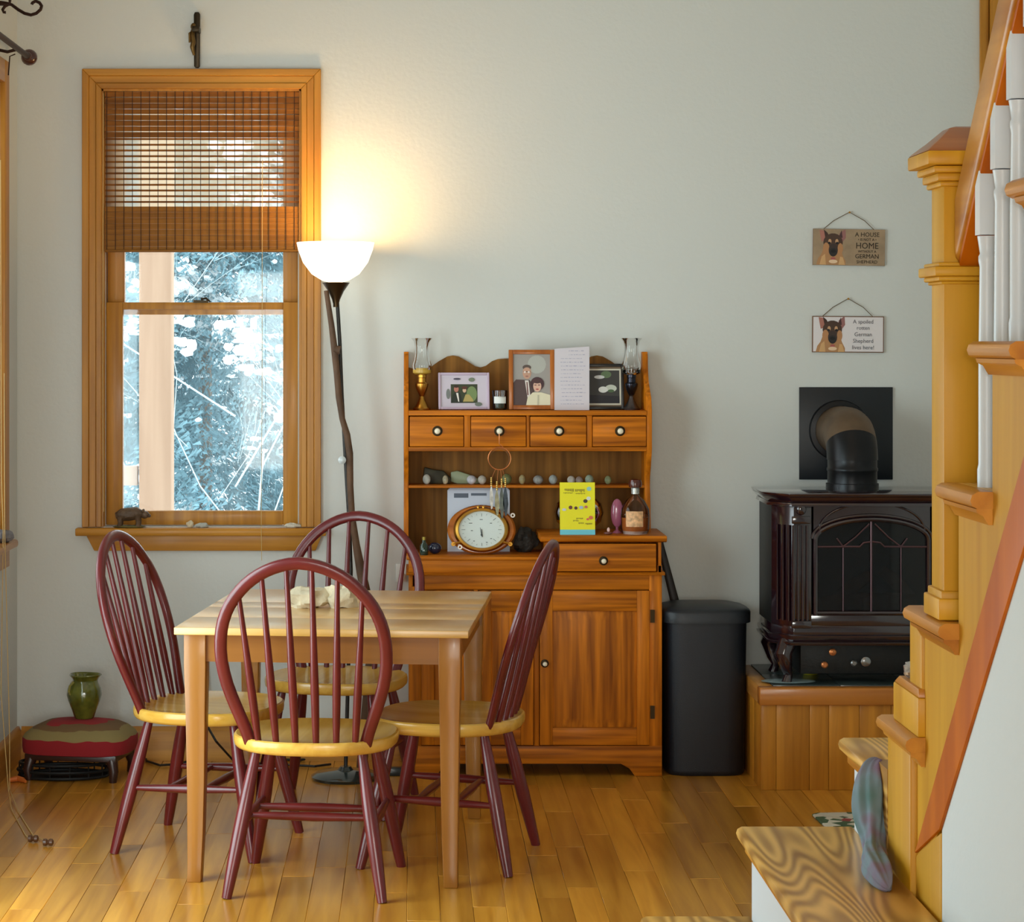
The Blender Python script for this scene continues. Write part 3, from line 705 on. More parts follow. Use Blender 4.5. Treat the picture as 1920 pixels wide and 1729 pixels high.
P_ = [((158, 152, 146), [(x0, z0), (x1, z0), (x1, z1), (x0, z1)]), ((176, 176, 168), E(.02, z1 - .04, .035, .035)),
      ((84, 64, 62), [(x0, z0), (x0, z0 + .085), (x0 + .012, z0 + .1), (-.008, z0 + .098), (.01, z0 + .07), (.01, z0)]),
      ((222, 212, 204), [(-.026, z0 + .096), (-.012, z0 + .096), (-.006, z0 + .04), (-.016, z0 + .03)]), ((110, 60, 60), [(-.02, z0 + .09), (-.016, z0 + .09), (-.012, z0 + .04), (-.017, z0 + .04)]),
      ((196, 152, 128), E(-.018, z0 + .125, .0165, .024)), ((92, 76, 70), E(-.018, z0 + .146, .0165, .010)), ((196, 152, 128), E(-.018, z0 + .134, .0145, .012)),
      ((70, 54, 50), [(-.032, z0 + .131), (-.005, z0 + .131), (-.005, z0 + .128), (-.032, z0 + .128)]), ((226, 210, 200), E(-.026, z0 + .128, .0045, .004)), ((226, 210, 200), E(-.011, z0 + .128, .0045, .004)), ((150, 84, 76), E(-.018, z0 + .112, .006, .0018)),
      ((70, 44, 48), E(.021, z0 + .083, .026, .026)), ((224, 216, 186), [(-.022, z0), (-.016, z0 + .03), (.004, z0 + .05), (.036, z0 + .05), (x1, z0 + .04), (x1, z0)]),
      ((222, 178, 156), E(.021, z0 + .073, .0155, .021)), ((78, 48, 50), E(.021, z0 + .094, .02, .01)), ((120, 84, 84), E(.014, z0 + .078, .005, .002)), ((120, 84, 84), E(.028, z0 + .078, .005, .002)), ((176, 64, 64), E(.021, z0 + .062, .006, .0022)), ((190, 184, 160), [(.022, z0 + .04), (.027, z0 + .04), (.026, z0), (.021, z0)])]
printed('photograph', P_, t, -.0068)
t, w_, h_ = frame('photo_frame', 'black framed small photograph partly hidden by the letter', 1092, 1170, 686, 8.775, mat('black_frame', c(30, 26, 24), .35), .011, -8, 0)
x0, x1, z0, z1 = -w_ / 2 + .011, w_ / 2 - .011, .011, h_ - .011
P_ = [((214, 208, 190), [(x0, z0 + .006), (x1, z0 + .006), (x1, z1 - .008), (x0, z1 - .008)]), ((60, 58, 56), [(x0 + .005, z0 + .012), (x1 - .006, z0 + .012), (x1 - .006, z1 - .014), (x0 + .005, z1 - .014)]),
      ((96, 116, 82), E(.012, z1 - .03, .02, .014)), ((200, 204, 190), E(.03, z0 + .07, .022, .014)), ((222, 222, 216), E(0, z0 + .065, .018, .012)), ((80, 104, 70), E(.03, z0 + .06, .012, .006)), ((206, 206, 204), E(-.014, z1 - .04, .02, .007)), ((36, 34, 40), [(x0 + .006, z0 + .013), (x1 - .007, z0 + .013), (x1 - .007, z0 + .04), (x0 + .006, z0 + .045)])]
printed('photograph', P_, t, -.0068)
# letter
Yl = 8.722; s_ = F / Yl
t = thing('letter', 'handwritten white letter propped beside the oak portrait frame', 'letter', (PX(1073, s_), Yl, ZT + .0005), 0, None, R(-6))
MB().prism([(-.068, 0), (.065, 0), (.067, .243), (-.066, .234)], 'Y', -.0008, 0).build('sheet', mat('letter_paper', c(214, 206, 212), .7), t)
q = MB()
for i in range(15):
    z = .225 - i * .0145; x = -.045 + (.03 if i in (0, 1) else 0) + random.uniform(0, .006)
    xe = .052 - random.uniform(0, .02)
    while x < xe:
        l_ = random.uniform(.004, .014); q.box(x, x + l_, -.0011, -.0009, z, z + random.uniform(.001, .0026)); x += l_ + .003
q.build('handwriting', mat('faint_ink', c(160, 158, 182), .7), t)
# candle jar
s_ = F / 8.74
t = thing('candle_jar', 'small glass candle jar with white label, between the frames', 'candle', (PX(937, s_), 8.74, ZT))
MB().lathe([(.0, .002), (.024, .002), (.027, .006), (.028, .04), (.030, .074), (.0285, .075), (.027, .04), (.026, .008), (0, .006)], 24, cap=False).build('glass', GL, t)
MB().lathe([(.0, .007), (.0255, .007), (.0262, .026), (0, .027)], 20).build('wax', mat('green_wax', c(36, 62, 40), .5), t)
q = MB(); n = 8
rr = [[(.0285 * math.sin(a), -.0285 * math.cos(a), z) for a in [(-.9 + 1.8 * k / n) for k in range(n + 1)]] for z in (.026, .052)]
A = [[q.bm.verts.new(p) for p in r] for r in rr]
for k in range(n): q._f([A[0][k], A[0][k + 1], A[1][k + 1], A[1][k]], True)
q.build('paper_label', mat('white_label', c(230, 234, 228), .6), t)
# pebbles / eggs on thin shelf
eggs = [(800, 7.5, 9.5, (196, 196, 186), 'grey white egg-shaped stone at the window end of the thin shelf'), (835, 5.5, 8.5, (190, 180, 150), 'narrow cream egg stone in front of the dark carved piece'),
        (884, 9, 8.5, (196, 196, 202), 'round white egg stone left of the speckled one under the feather'), (904, 8, 8.5, (188, 180, 166), 'speckled tan round stone beside the white one'),
        (950, 9.5, 10, (112, 118, 76), 'olive green round stone behind the hanging feathers'), (979, 6, 9, (170, 156, 112), 'khaki upright egg stone next to the olive one'),
        (1009, 9.5, 8.5, (150, 150, 146), 'broad grey round stone in the middle of the thin shelf'), (1037, 8, 9, (160, 166, 162), 'marbled grey green egg stone left of the yellow card'),
        (1071, 7.5, 8, (196, 188, 176), 'pale speckled stone above the yellow card, first of a close row'), (1086, 7, 7.5, (160, 140, 130), 'brownish speckled stone above the yellow card, middle of a close row'),
        (1105, 8, 9, (146, 160, 140), 'greenish stone above the yellow card, last of a close row'), (1140, 6.5, 8, (140, 150, 110), 'small green mottled stone by the bottle stopper')]
Ye = 8.79
for i, (px, rx_, rz_, col, lb) in enumerate(eggs):
    s_ = F / Ye
    q = MB().ell((0, 0, rz_ / s_), rx_ / s_, rx_ / s_, rz_ / s_, 16, 10)
    o = q.build('egg_stone', mat('egg_stone_%d' % i, c(*col), .35, vary=.4, vscale=60), None)
    o.location = (PX(px, s_), Ye, ZS); tag(o, lb, 'stone', 'egg stones on the thin shelf')
q = MB().prism([(-.05, 0), (.045, 0), (.05, .02), (.02, .05), (-.02, .055), (-.055, .065), (-.058, .03)], 'Y', -.01, .01)
o = q.build('carved_wood', mat('dark_carving', c(56, 50, 30), .6, vary=.4, vscale=30), None, bevel=.006); o.location = (PX(822, F / 8.83), 8.828, ZS); tag(o, 'dark brown carved wooden piece behind the first stones', 'carving')
q = MB().prism([(-.055, .008), (-.03, .0), (.055, .0), (.062, .014), (.02, .034), (-.03, .05), (-.055, .045)], 'Y', -.006, .006)
o = q.build('shell', mat('green_shell', c(150, 158, 124), .4), None, bevel=.004); o.location = (PX(872, F / 8.83), 8.832, ZS); tag(o, 'pale green wing-shaped shell lying behind the white stones', 'shell')
# dream catcher
kx = PX(936, us); yk = UF - .036
t = thing('dream_catcher', 'copper ring dream catcher with beads and feathers hanging from a drawer knob', 'ornament', (kx, yk, uz(808)))
zr = uz(859) - uz(808); cop = mat('copper_wire', c(206, 128, 76), .3, metal=.7)
MB().sweep([(21.0 / us * math.cos(a), 0, zr + 21.0 / us * math.sin(a)) for a in [2 * math.pi * k / 32 for k in range(32)]], .0022, seg=7, hint=(0, 1, 0), close=True).build('ring', cop, t)
MB().sweep([(0, .004, 0), (-.001, 0, -.012), (-.001, 0, zr + .055), (.014, 0, zr + .042)], .0018, seg=6).build('string', cop, t)
web = MB()
for k in range(8):
    a = math.pi * k / 8 + .2; web.sweep([(.042 * math.cos(a), 0, zr + .042 * math.sin(a)), (-.042 * math.cos(a + 1.9), 0, zr - .042 * math.sin(a + 1.9))], .0004, seg=4)
web.build('web', mat('web_thread', c(130, 90, 60), .6), t)
for (dx, l0, l1, w_, col) in ((-.031, .085, .165, .008, (206, 200, 190)), (-.010, .1, .19, .010, (160, 152, 120)), (.008, .09, .2, .010, (96, 100, 92)), (.022, .088, .19, .011, (66, 72, 78))):
    za = zr - .042 - l0 + .05
    MB().sweep([(dx * .5, 0, zr - .040), (dx, -.003, za)], .0007, seg=4).build('thread', cop, t)
    bd = MB()
    for j in range(5): bd.ell((dx, -.003, za + .004 - j * .007), .0042, .0042, .0036, 8, 5)
    bd.build('beads', mat('gold_beads', c(214, 176, 96), .25, metal=.5), t)
    zf = za - .03; ln = l1 - l0
    MB().prism([(dx, zf + .01), (dx + w_ * .7, zf - ln * .25), (dx + w_, zf - ln * .6), (dx + w_ * .5, zf - ln), (dx - w_ * .1, zf - ln * 1.05), (dx - w_ * .8, zf - ln * .6), (dx - w_ * .7, zf - ln * .2)], 'Y', -.005, -.002).build('feather', mat('feather_%d' % int(dx * 1000), c(*col), .7, vary=.4, vscale=50), t)
# envelopes behind barometer
Yp = 8.76; s_ = F / Yp
t = thing('paper_stack', 'white envelopes standing behind the brass barometer', 'envelopes', (PX(898, s_), Yp, ZC), 0, None, R(-4))
q = MB()
wp = mat('envelope_white', c(206, 212, 226), .6)
for i in range(4):
    MB().box(-59 / s_ + .004 * i, 58 / s_ - .003 * i, -.001 + i * .006, .0005 + i * .006, 0, .235 + .004 * i).build('envelope', wp, t, bevel=.0004)
MB().box(-.095, -.04, -.0016, -.0012, .205, .222).box(-.03, .03, -.0016, -.0012, .213, .2225).build('stamp', mat('grey_print', c(96, 104, 118), .6), t)
# barometer
Yb = 8.64; s_ = F / Yb
t = thing('barometer', 'round brass barometer with white dial mounted on an oval wooden base', 'barometer', (PX(903, s_), Yb, ZC), R(0), None, R(-10))
zc = 46.5 / s_
ovl = wood('barometer_wood', c(150, 78, 24), c(196, 116, 44), 'X', across=30, along=3, var=0, coat=.8, rough=.2)
MB().lathe([(.0, .012), (1.0, .012), (1.0, -.006), (.94, -.015), (.5, -.018), (0, -.018)], 48, (0, 0, zc), 'Y', sx=64 / s_, sy=46.5 / s_).build('base', ovl, t)
MB().lathe([(.92, -.012), (.93, -.022), (.86, -.034), (.78, -.036), (.75, -.030), (.75, -.014)], 48, (0, 0, zc - .002), 'Y', cap=False, sx=57 / s_, sy=46.0 / s_).build('bezel', brass, t)
MB().lathe([(.0, -.020), (.76, -.020), (.76, -.022), (0, -.0225)], 48, (0, 0, zc - .002), 'Y', sx=57 / s_, sy=46 / s_).build('dial', mat('dial_white', c(214, 224, 220), .4), t)
q = MB()
for k in range(24):
    a = 2 * math.pi * k / 24; r0, r1 = (.60, .66) if k % 3 else (.54, .66)
    q.sweep([(57 / s_ * r0 * math.cos(a), -.0232, zc - .002 + 46 / s_ * r0 * math.sin(a)), (57 / s_ * r1 * math.cos(a), -.0232, zc - .002 + 46 / s_ * r1 * math.sin(a))], .0004 if k % 3 else .0007, seg=4)
for (px, pz, ww) in ((0, .036, .007), (-.04, .022, .008), (.036, .022, .005), (-.036, -.006, .005), (-.028, -.045, .004), (.02, -.05, .004), (.036, -.036, .004)): q.box(px - ww, px + ww * .6, -.0234, -.0231, zc + pz - .001, zc + pz + .0014)
q.build('scale_marks', mat('dial_ink', c(86, 96, 96), .6), t)
MB().sweep([(-.006, -.0245, zc + .006), (0, -.0245, zc - .022)], [.0006, .0016], seg=6).sweep([(0, -.0245, zc), (.002, -.0245, zc - .03)], [.001, .002], seg=6).ell((0, -.025, zc - .022), .004, .002, .004, 10, 6).build('needle', mat('needle_dark', c(50, 56, 56), .4), t)
for px_, pz_ in ((-62, -22), (62, -22)):
    MB().sweep([(px_ * .62 / s_, -.028, zc + pz_ * 1.1 / s_), (px_ * .86 / s_, -.03, zc + pz_ * 1.3 / s_)], .005, seg=8).lathe([(.003, 0), (.008, 0), (.008, -.008), (.003, -.008)], 14, (px_ * .86 / s_, -.026, zc + pz_ * 1.3 / s_), 'Y').build('clamp_screw', brass, t)
for (dx_, dz_) in ((-41, -34.5), (58, 25)):
    MB().lathe([(.009, 0), (.009, -.006), (.004, -.006), (.0038, 0)], 16, (dx_ / s_, -.034, zc + dz_ / s_), 'Y', cap=False).build('bail_ring', mat('bright_metal', c(220, 214, 206), .25, metal=.6), t)
MB().box(-.018, -.008, -.04, -.014, zc + .076, zc + .088).box(.002, .012, -.04, -.014, zc + .076, zc + .088).build('hinge', brass, t, bevel=.003)
# small dark things either side of the barometer
t = thing('green_bottle', 'small dark green bottle at the lamp end of the counter', 'bottle', (PX(795, F / 8.62), 8.62, ZC))
MB().lathe([(0, 0), (.015, 0), (.016, .004), (.016, .035), (.007, .048), (.007, .06)], 18).build('body', mat('bottle_green', c(24, 50, 36), .12, coat=.6), t)
MB().lathe([(.0085, .056), (.0085, .068), (0, .069)], 14).build('cap', mat('gold_cap', c(150, 130, 60), .3, metal=.8), t)
o = MB().ell((0, 0, .022), .026, .02, .022, 16, 9).build('blue_pot', mat('blue_glaze', c(22, 34, 60), .2, coat=.6), None); o.location = (PX(815, F / 8.66), 8.66, ZC); tag(o, 'small dark blue pot beside the green bottle', 'pot')
o = MB().ell((0, 0, .045), .042, .03, .045, 18, 10, bumpy=.6, sd=5).build('dark_rock', mat('dark_rock', c(44, 42, 38), .6, bump=.6, vary=.4, vscale=30), None); o.location = (PX(984, F / 8.74), 8.74, ZC); tag(o, 'dark lumpy rock on the counter behind the barometer', 'rock')
# yellow card
Yc = 8.57; s_ = F / Yc
t = thing('greeting_card', 'bright yellow greeting card with a blue band along its foot', 'card', (PX(1083, s_), Yc, ZR + .0005), 0, None, R(-5))
MB().box(-33 / s_, 33 / s_, 0, .0012, 0, 98 / s_).build('front', mat('card_yellow', c(236, 226, 20), .5), t)
MB().prism([(-33 / s_, 0.001), (33 / s_, 0.001), (33 / s_, .03), (-33 / s_, .03)], 'Z', 0, 97 / s_).build('back', mat('card_white', c(230, 228, 200), .6), t) if False else None
q = MB(); q.rings([[(-33 / s_, .0012, 0), (-33 / s_, .0012, 98 / s_), (-33 / s_ + .0006, .0012, 98 / s_), (-33 / s_ + .0006, .0012, 0)], [(-20 / s_, .035, 0), (-20 / s_, .035, 97 / s_), (-20 / s_ + .0006, .035, 97 / s_), (-20 / s_ + .0006, .035, 0)]], smooth=False).build('back', mat('card_white', c(230, 228, 200), .6), t)
printed('print', [((110, 200, 216), [(-33 / s_, 0), (33 / s_, 0), (33 / s_, .019), (-33 / s_, .019)]), ((150, 200, 190), E(22 / s_, 86 / s_, .009, .008)),
                  ((222, 224, 214), E(21 / s_, 68 / s_, .008, .007)), ((70, 54, 40), E(15 / s_, 63 / s_, .008, .007)), ((206, 206, 206), E(-25 / s_, 47 / s_, .008, .005)), ((110, 60, 50), E(-13 / s_, 51 / s_, .007, .007)), ((84, 50, 44), E(-3 / s_, 50 / s_, .006, .006)),
                  ((170, 190, 200), E(7 / s_, 51 / s_, .008, .006)), ((200, 110, 90), E(16 / s_, 52 / s_, .006, .005)), ((214, 110, 70), E(25 / s_, 32 / s_, .008, .007)), ((220, 90, 90), E(19 / s_, 29 / s_, .005, .004))], t, -.0004)
inkc = mat('card_ink', c(150, 140, 30), .6)
q = MB()
for (xa, xb, zz, hh) in ((-24, -8, 83, 3.2), (-4, 14, 82, 3.4), (-26, -10, 78, 1.2), (-3, 13, 77, 1.2), (-2, 10, 30, 1.6), (-8, 2, 26, 1.4), (2, 12, 21, 2), (15, 26, 20, 2)):
    x = xa
    while x < xb: q.box(x / s_, (x + 1.6) / s_, -.0017, -.0014, (zz - hh * random.random()) / s_, (zz + hh) / s_); x += 2.6
tag(q.build('writing', inkc, t), kind='stuff')
# glass globe behind the card
t = thing('glass_vase', 'clear round glass bowl vase standing behind the yellow card', 'vase', (PX(1085, F / 8.70), 8.70, ZR))
MB().lathe([(.03, .003), (.05, .008), (.085, .04), (.094, .075), (.085, .11), (.055, .137), (.045, .145), (.048, .15)], 32, cap=False).build('bowl', GL, t)
MB().lathe([(0, 0), (.04, 0), (.045, .004), (.03, .009), (0, .009)], 24).build('foot', GL, t)
# bottle
Yo = 8.62; s_ = F / Yo
t = thing('liqueur_bottle', 'clear glass bottle with brown stopper and amber liquor', 'bottle', (PX(1191, s_), Yo, ZR))
MB().lathe([(.0, .001), (.045, .001), (.05, .008), (.053, .02), (.055, .07), (.052, .095), (.035, .125), (.016, .142), (.013, .15), (.013, .168)], 30, cap=False).build('glass', GL, t)
lq = mat('amber_liquor', c(186, 104, 48), .15)
MB().lathe([(0, .012), (.048, .012), (.05, .02), (.0515, .062), (0, .063)], 28).build('liquor', lq, t)
MB().lathe([(.0, .001), (.046, .001), (.048, .012), (0, .012)], 28).build('base_glass', mat('thick_glass', c(222, 200, 190), .1, coat=.5), t)
MB().lathe([(.015, .150), (.0155, .172), (.0125, .174)], 20, cap=False).build('neck_band', mat('foil_band', c(196, 196, 190), .3, metal=.6, vary=.5, vscale=200), t)
MB().lathe([(.010, .172), (.024, .176), (.026, .19), (.022, .203), (.008, .207)], 20).build('stopper', mat('stopper_brown', c(80, 34, 22), .25, coat=.5), t)
q = MB(); n = 8
rr = [[(.0565 * math.sin(a), -.0565 * math.cos(a), z) for a in [(-.75 + 1.2 * k / n) for k in range(n + 1)]] for z in (.03, .088)]
A = [[q.bm.verts.new(p) for p in r] for r in rr]
for k in range(n): q._f([A[0][k], A[0][k + 1], A[1][k + 1], A[1][k]], True)
q.build('paper_label', mat('bottle_label', c(216, 168, 120), .5, vary=.35, vscale=70), t)
t = thing('pink_glass', 'oval pink glass ornament standing left of the liquor bottle', 'ornament', (PX(1157, F / 8.66), 8.66, ZR))
MB().lathe([(.0, 0), (.02, 0), (.014, .006), (.005, .012), (.006, .024)], 18).build('foot', mat('pink_glass', c(196, 110, 140), .15, trans=.3, coat=.5), t)
MB().ell((0, 0, .075), .024, .012, .054, 20, 12).build('body', MATS['pink_glass'], t)
t = thing('trinket', 'tiny pink and gold trinket between the card and the bottle', 'ornament', (PX(1140, F / 8.58), 8.58, ZR))
MB().ell((0, 0, .006), .017, .010, .006, 14, 7).build('dish', mat('trinket_brown', c(110, 60, 50), .3, coat=.4), t)
MB().ell((.002, 0, .018), .006, .006, .009, 12, 7).build('figure', mat('trinket_pink', c(230, 190, 180), .3), t)

# ---------------------------------------------------------------- floor lamp
t = thing('floor_lamp', 'torchiere floor lamp with glowing white bowl and twisted branch pole', 'floor lamp', (PX(648, F / 8.50), 8.50, 0))
ox, oy = t.location.x, t.location.y
Yt = 8.62; sl = F / Yt
def lp(px, py, dy=0): v = W(px, py, Yt); return (v.x - ox, v.y + dy - oy, v.z)
bowl = MB(); c0 = lp(629, 455)
bowl.lathe([(.022, -.150), (.05, -.143), (.09, -.118), (.122, -.075), (.140, -.028), (.146, 0), (.141, .0), (.134, -.028), (.116, -.073), (.086, -.112), (.05, -.136), (.02, -.142)], 40, c0, cap=False)
mb = mat('lit_glass_bowl', c(255, 246, 226), .4, emit=(1.0, .86, .60, 1), es=1.7)
bowl.build('bowl', mb, t)
cone = MB(); p0 = lp(630, 531); p1 = lp(632, 568)
cone.lathe([(.052, 0.002), (.048, -.004), (.03, -.03), (.016, -.06), (.011, -.078), (.011, -.09)], 24, p0); cone.build('cup', mat('lamp_bronze', c(70, 52, 30), .35, metal=.8), t)
barkM = mat('branch_bark', c(92, 66, 46), .7, bump=.6, bscale=30, vary=.3, vscale=14)
metalp = mat('pole_dark', c(38, 34, 30), .45, bump=.3)
MB().sweep([lp(632, 560), lp(637, 640), lp(641, 740), lp(646, 830), lp(650, 900), lp(655, 980), lp(658, 1070), (.0, 0, .03)], .0075, seg=10).build('pole', metalp, t)
br = [(612, 545), (622, 610), (628, 660), (632, 700), (636, 745), (642, 785), (651, 815), (656, 850), (657, 910), (660, 965), (668, 1020), (678, 1075), (688, 1120)]
MB().sweep([lp(a, b, -.02) for a, b in br] + [(.10, .0, .5), (.06, .0, .04)], [.009, .011, .013, .012, .0125, .011, .0125, .013, .012, .012, .014, .018, .02, .02, .02], seg=12).build('branch', barkM, t)
MB().sweep([lp(627, 655, -.02), lp(638, 657, -.022)], [.016, .016], seg=12).build('knot', barkM, t)
MB().lathe([(.014, 0), (.015, -.006), (.009, -.011), (.004, -.013)], 18, lp(642, 862, -.03), 'Y').build('dimmer_knob', mat('clear_knob', c(200, 206, 206), .15, coat=.6), t)
MB().lathe([(0, 0), (.125, 0), (.128, .01), (.11, .022), (.03, .032), (.02, .045)], 36).build('base', mat('lamp_base', c(34, 46, 44), .18, coat=.8), t)
pl = bpy.data.lights.new('lamp_bulb', 'POINT'); pl.energy = 13; pl.color = (1.0, .62, .24); pl.shadow_soft_size = .05
po = bpy.data.objects.new('lamp_bulb', pl); COL.objects.link(po); po.location = (c0[0] + ox, c0[1] + oy, c0[2] - .015)
bulb = MB().ell((c0[0], c0[1], c0[2] - .045), .028, .028, .04).build('bulb', mat('bulb_glow', (1, .9, .7, 1), .5, emit=(1, .85, .6, 1), es=6), t)

# ---------------------------------------------------------------- wall things
t = thing('wall_crucifix', 'narrow dark bronze crucifix seen edge-on above the window', 'crucifix', (wx(369), YW, wz(128)))
h_ = (128 - 24) / S
MB().prism([(-.009, .006), (-.004, 0), (.008, 0), (.013, .006), (.014, h_ - .008), (.010, h_), (-.006, h_), (-.010, h_ - .01)], 'Y', -.022, -.002).build('upright', bronze, t, bevel=.003)
MB().box(-.012, .016, -.07, -.0, h_ * .62, h_ * .72).build('crossbar', bronze, t, bevel=.003)
fg = MB(); fg.ell((-.010, -.034, h_ * .73), .011, .012, .014, 12, 8); fg.sweep([(-.010, -.03, h_ * .70), (-.016, -.036, h_ * .56), (-.010, -.034, h_ * .44), (-.014, -.04, h_ * .36), (-.008, -.03, h_ * .22)], [.007, .012, .010, .009, .005], seg=10)
fg.sweep([(-.012, -.03, h_ * .66), (-.024, -.05, h_ * .6), (-.024, -.04, h_ * .44)], .004, seg=8)
fg.build('figure', mat('bronze_figure', c(110, 84, 44), .35, metal=.8), t)
# wooden signs with dog portraits
def dog(t, x, z, k, y):
    D = lambda pts: [(x + a * k, z + b * k) for a, b in pts]
    P = [((176, 128, 84), D([(-.062, 0), (-.056, .022), (-.044, .038), (-.036, .06), (.026, .06), (.036, .034), (.046, .014), (.046, 0)])),
         ((206, 160, 108), D([(-.05, 0), (-.042, .03), (-.03, .04), (-.026, .0)])), ((206, 160, 108), D([(.02, .0), (.026, .03), (.036, .028), (.044, 0)])),
         ((170, 110, 96), D([(-.052, .128), (-.044, .085), (-.026, .09), (-.024, .112), (-.036, .126)])), ((64, 40, 32), D([(-.036, .13), (-.03, .1), (-.014, .1), (-.022, .118)])),
         ((150, 100, 96), D([(.044, .132), (.046, .1), (.034, .084), (.016, .096), (.024, .118)])), ((70, 44, 44), D([(.03, .128), (.034, .1), (.018, .098)])),
         ((74, 50, 38), [(px_, pz_) for px_, pz_ in E(x + -.001 * k, z + .082 * k, .036 * k, .034 * k)]),
         ((180, 128, 84), E(x - .026 * k, z + .06 * k, .012 * k, .022 * k)), ((180, 128, 84), E(x + .026 * k, z + .06 * k, .010 * k, .020 * k)),
         ((196, 150, 110), E(x - .013 * k, z + .086 * k, .006 * k, .009 * k)), ((196, 150, 110), E(x + .013 * k, z + .086 * k, .006 * k, .009 * k)),
         ((20, 16, 16), E(x - .015 * k, z + .08 * k, .0055 * k, .0045 * k)), ((20, 16, 16), E(x + .014 * k, z + .08 * k, .0055 * k, .0045 * k)),
         ((58, 44, 40), E(x, z + .054 * k, .017 * k, .024 * k)), ((36, 34, 34), E(x, z + .047 * k, .014 * k, .015 * k)), ((14, 12, 12), E(x, z + .05 * k, .009 * k, .006 * k)),
         ((170, 90, 84), E(x, z + .022 * k, .009 * k, .006 * k)), ((230, 196, 160), E(x, z + .012 * k, .016 * k, .007 * k))]
    printed('dog_portrait', P, t, y, .00008)
def sign(lb, px0, px1, py0, py1, peak, lines, face, border, ink, rot):
    w_, h_ = (px1 - px0) / S, (py1 - py0) / S
    t = thing('wall_sign', lb, 'sign', (wx((px0 + px1) / 2), YW - .002, wz(py1)), 0, 'wooden dog signs on the wall', 0, R(rot))
    MB().box(-w_ / 2, w_ / 2, -.008, 0, 0, h_).build('board', mat('sign_edge', c(120, 84, 60), .6), t, bevel=.0008)
    e = .0035 if border else .0006
    MB().box(-w_ / 2 + e, w_ / 2 - e, -.0086, -.008, e, h_ - e).build('face', face, t)
    pk = (0.0, -.004, h_ + (py0 - peak) / S)
    MB().sweep([(-w_ / 2 + .036, -.006, h_ - .004), (-w_ / 4 + .01, -.006, h_ + (pk[2] - h_) * .5), pk, (w_ / 4 - .01, -.006, h_ + (pk[2] - h_) * .5), (w_ / 2 - .04, -.006, h_ - .004)], .0016, seg=6).build('string', mat('jute', c(104, 86, 58), .8), t)
    MB().lathe([(.002, .006), (.002, -.006), (.004, -.007), (.004, -.009)], 10, (0, 0, pk[2] - .001), 'Y').build('nail', brass, t)
    dog(t, -w_ / 2 + .078, .002, h_ / .134, -.0088)
    for body, size, fx, fz in lines: text_mesh(body, size, ink, t, w_ * fx, h_ * fz, -.0092, sx=.95, thick=.0003)
bi = mat('sign_ink_dark', c(44, 36, 26), .7); gi = mat('sign_ink_grey', c(96, 96, 104), .7)
sign('brown wooden dog sign reading a house is not a home', 1523, 1658, 430, 498, 398,
     [('A HOUSE', .024, .25, .80), ('• IS NOT A •', .014, .25, .685), ('HOME', .033, .25, .47), ('WITHOUT A', .013, .25, .36), ('GERMAN', .024, .25, .20), ('SHEPHERD', .018, .25, .06)], mat('sign_brown', c(156, 132, 104), .6, vary=.15, vscale=20), False, bi, .9)
sign('white wooden dog sign with brown edge, hung below the brown one', 1522, 1656, 593, 661, 560,
     [('A spoiled', .022, .21, .80), ('rotten', .021, .21, .63), ('German', .022, .21, .45), ('Shepherd', .022, .21, .27), ('lives here!', .022, .21, .09)], mat('sign_white', c(222, 214, 214), .6), True, gi, .4)
# outlet left of hutch
t = thing('wall_outlet', 'white wall outlet with a plug, low beside the hutch', 'outlet', (wx(752), YW - .001, wz(1074)))
MB().box(-.02, .02, -.006, 0, -.035, .035).build('plate', mat('outlet_white', c(226, 226, 220), .4), t, bevel=.002)
MB().box(-.012, .014, -.035, -.006, -.026, -.002).build('plug', mat('plug_white', c(206, 200, 190), .4), t, bevel=.004)

# ---------------------------------------------------------------- wood stove, flue, hearth
hf = 8.27; hsx = F / hf
hX0, hX1, hT = PX(1427, hsx), 2.30, PZ(1290, hsx)
t = thing('hearth', 'raised wooden hearth box with a dark stone top under the stove', 'hearth', (hX0, hf, 0))
hw = hX1 - hX0
hp = wood('hearth_board', c(158, 96, 18), c(214, 142, 40), 'Z', across=30, along=1.6, var=.14, rough=.5, coat=.05)
bnd = [0, .055, .175, .245, .355, .47, .60, .74, .86, hw]
for i in range(len(bnd) - 1): MB().box(bnd[i] + .0006, bnd[i + 1] - .0006, .004, .024, .0, hT - .06).build('front_board', hp, t, bevel=.0015)
for i in range(4): MB().box(.0, .018, .024 + i * .145, .168 + i * .145, 0, hT - .06).build('side_board', hp, t, bevel=.0015)
bx('core', mat('hearth_core', c(60, 40, 24), .8), t, .018, hw, .024, .597, 0, hT - .02)
MB().box(-.006, hw, -.008, .05, hT - .062, hT).build('top_trim', wood('hearth_trim', c(160, 88, 26), c(200, 128, 50), 'X', across=24, along=1.4, var=0), t, bevel=.004)
MB().box(-.006, .05, .05, .597, hT - .062, hT).build('top_trim', pineY, t, bevel=.004)
slate = mat('slate_tile', c(56, 66, 64), .3, coat=.3, vary=.3, vscale=6)
for i in range(4):
    for j in range(2): MB().box(.05 + i * .245 + .001, .295 + i * .245 - .001 if i < 3 else hw, .05 + j * .273 + .001, .05 + (j + 1) * .273 - .001, hT - .02, hT + .003).build('tile', slate, t, bevel=.0015)
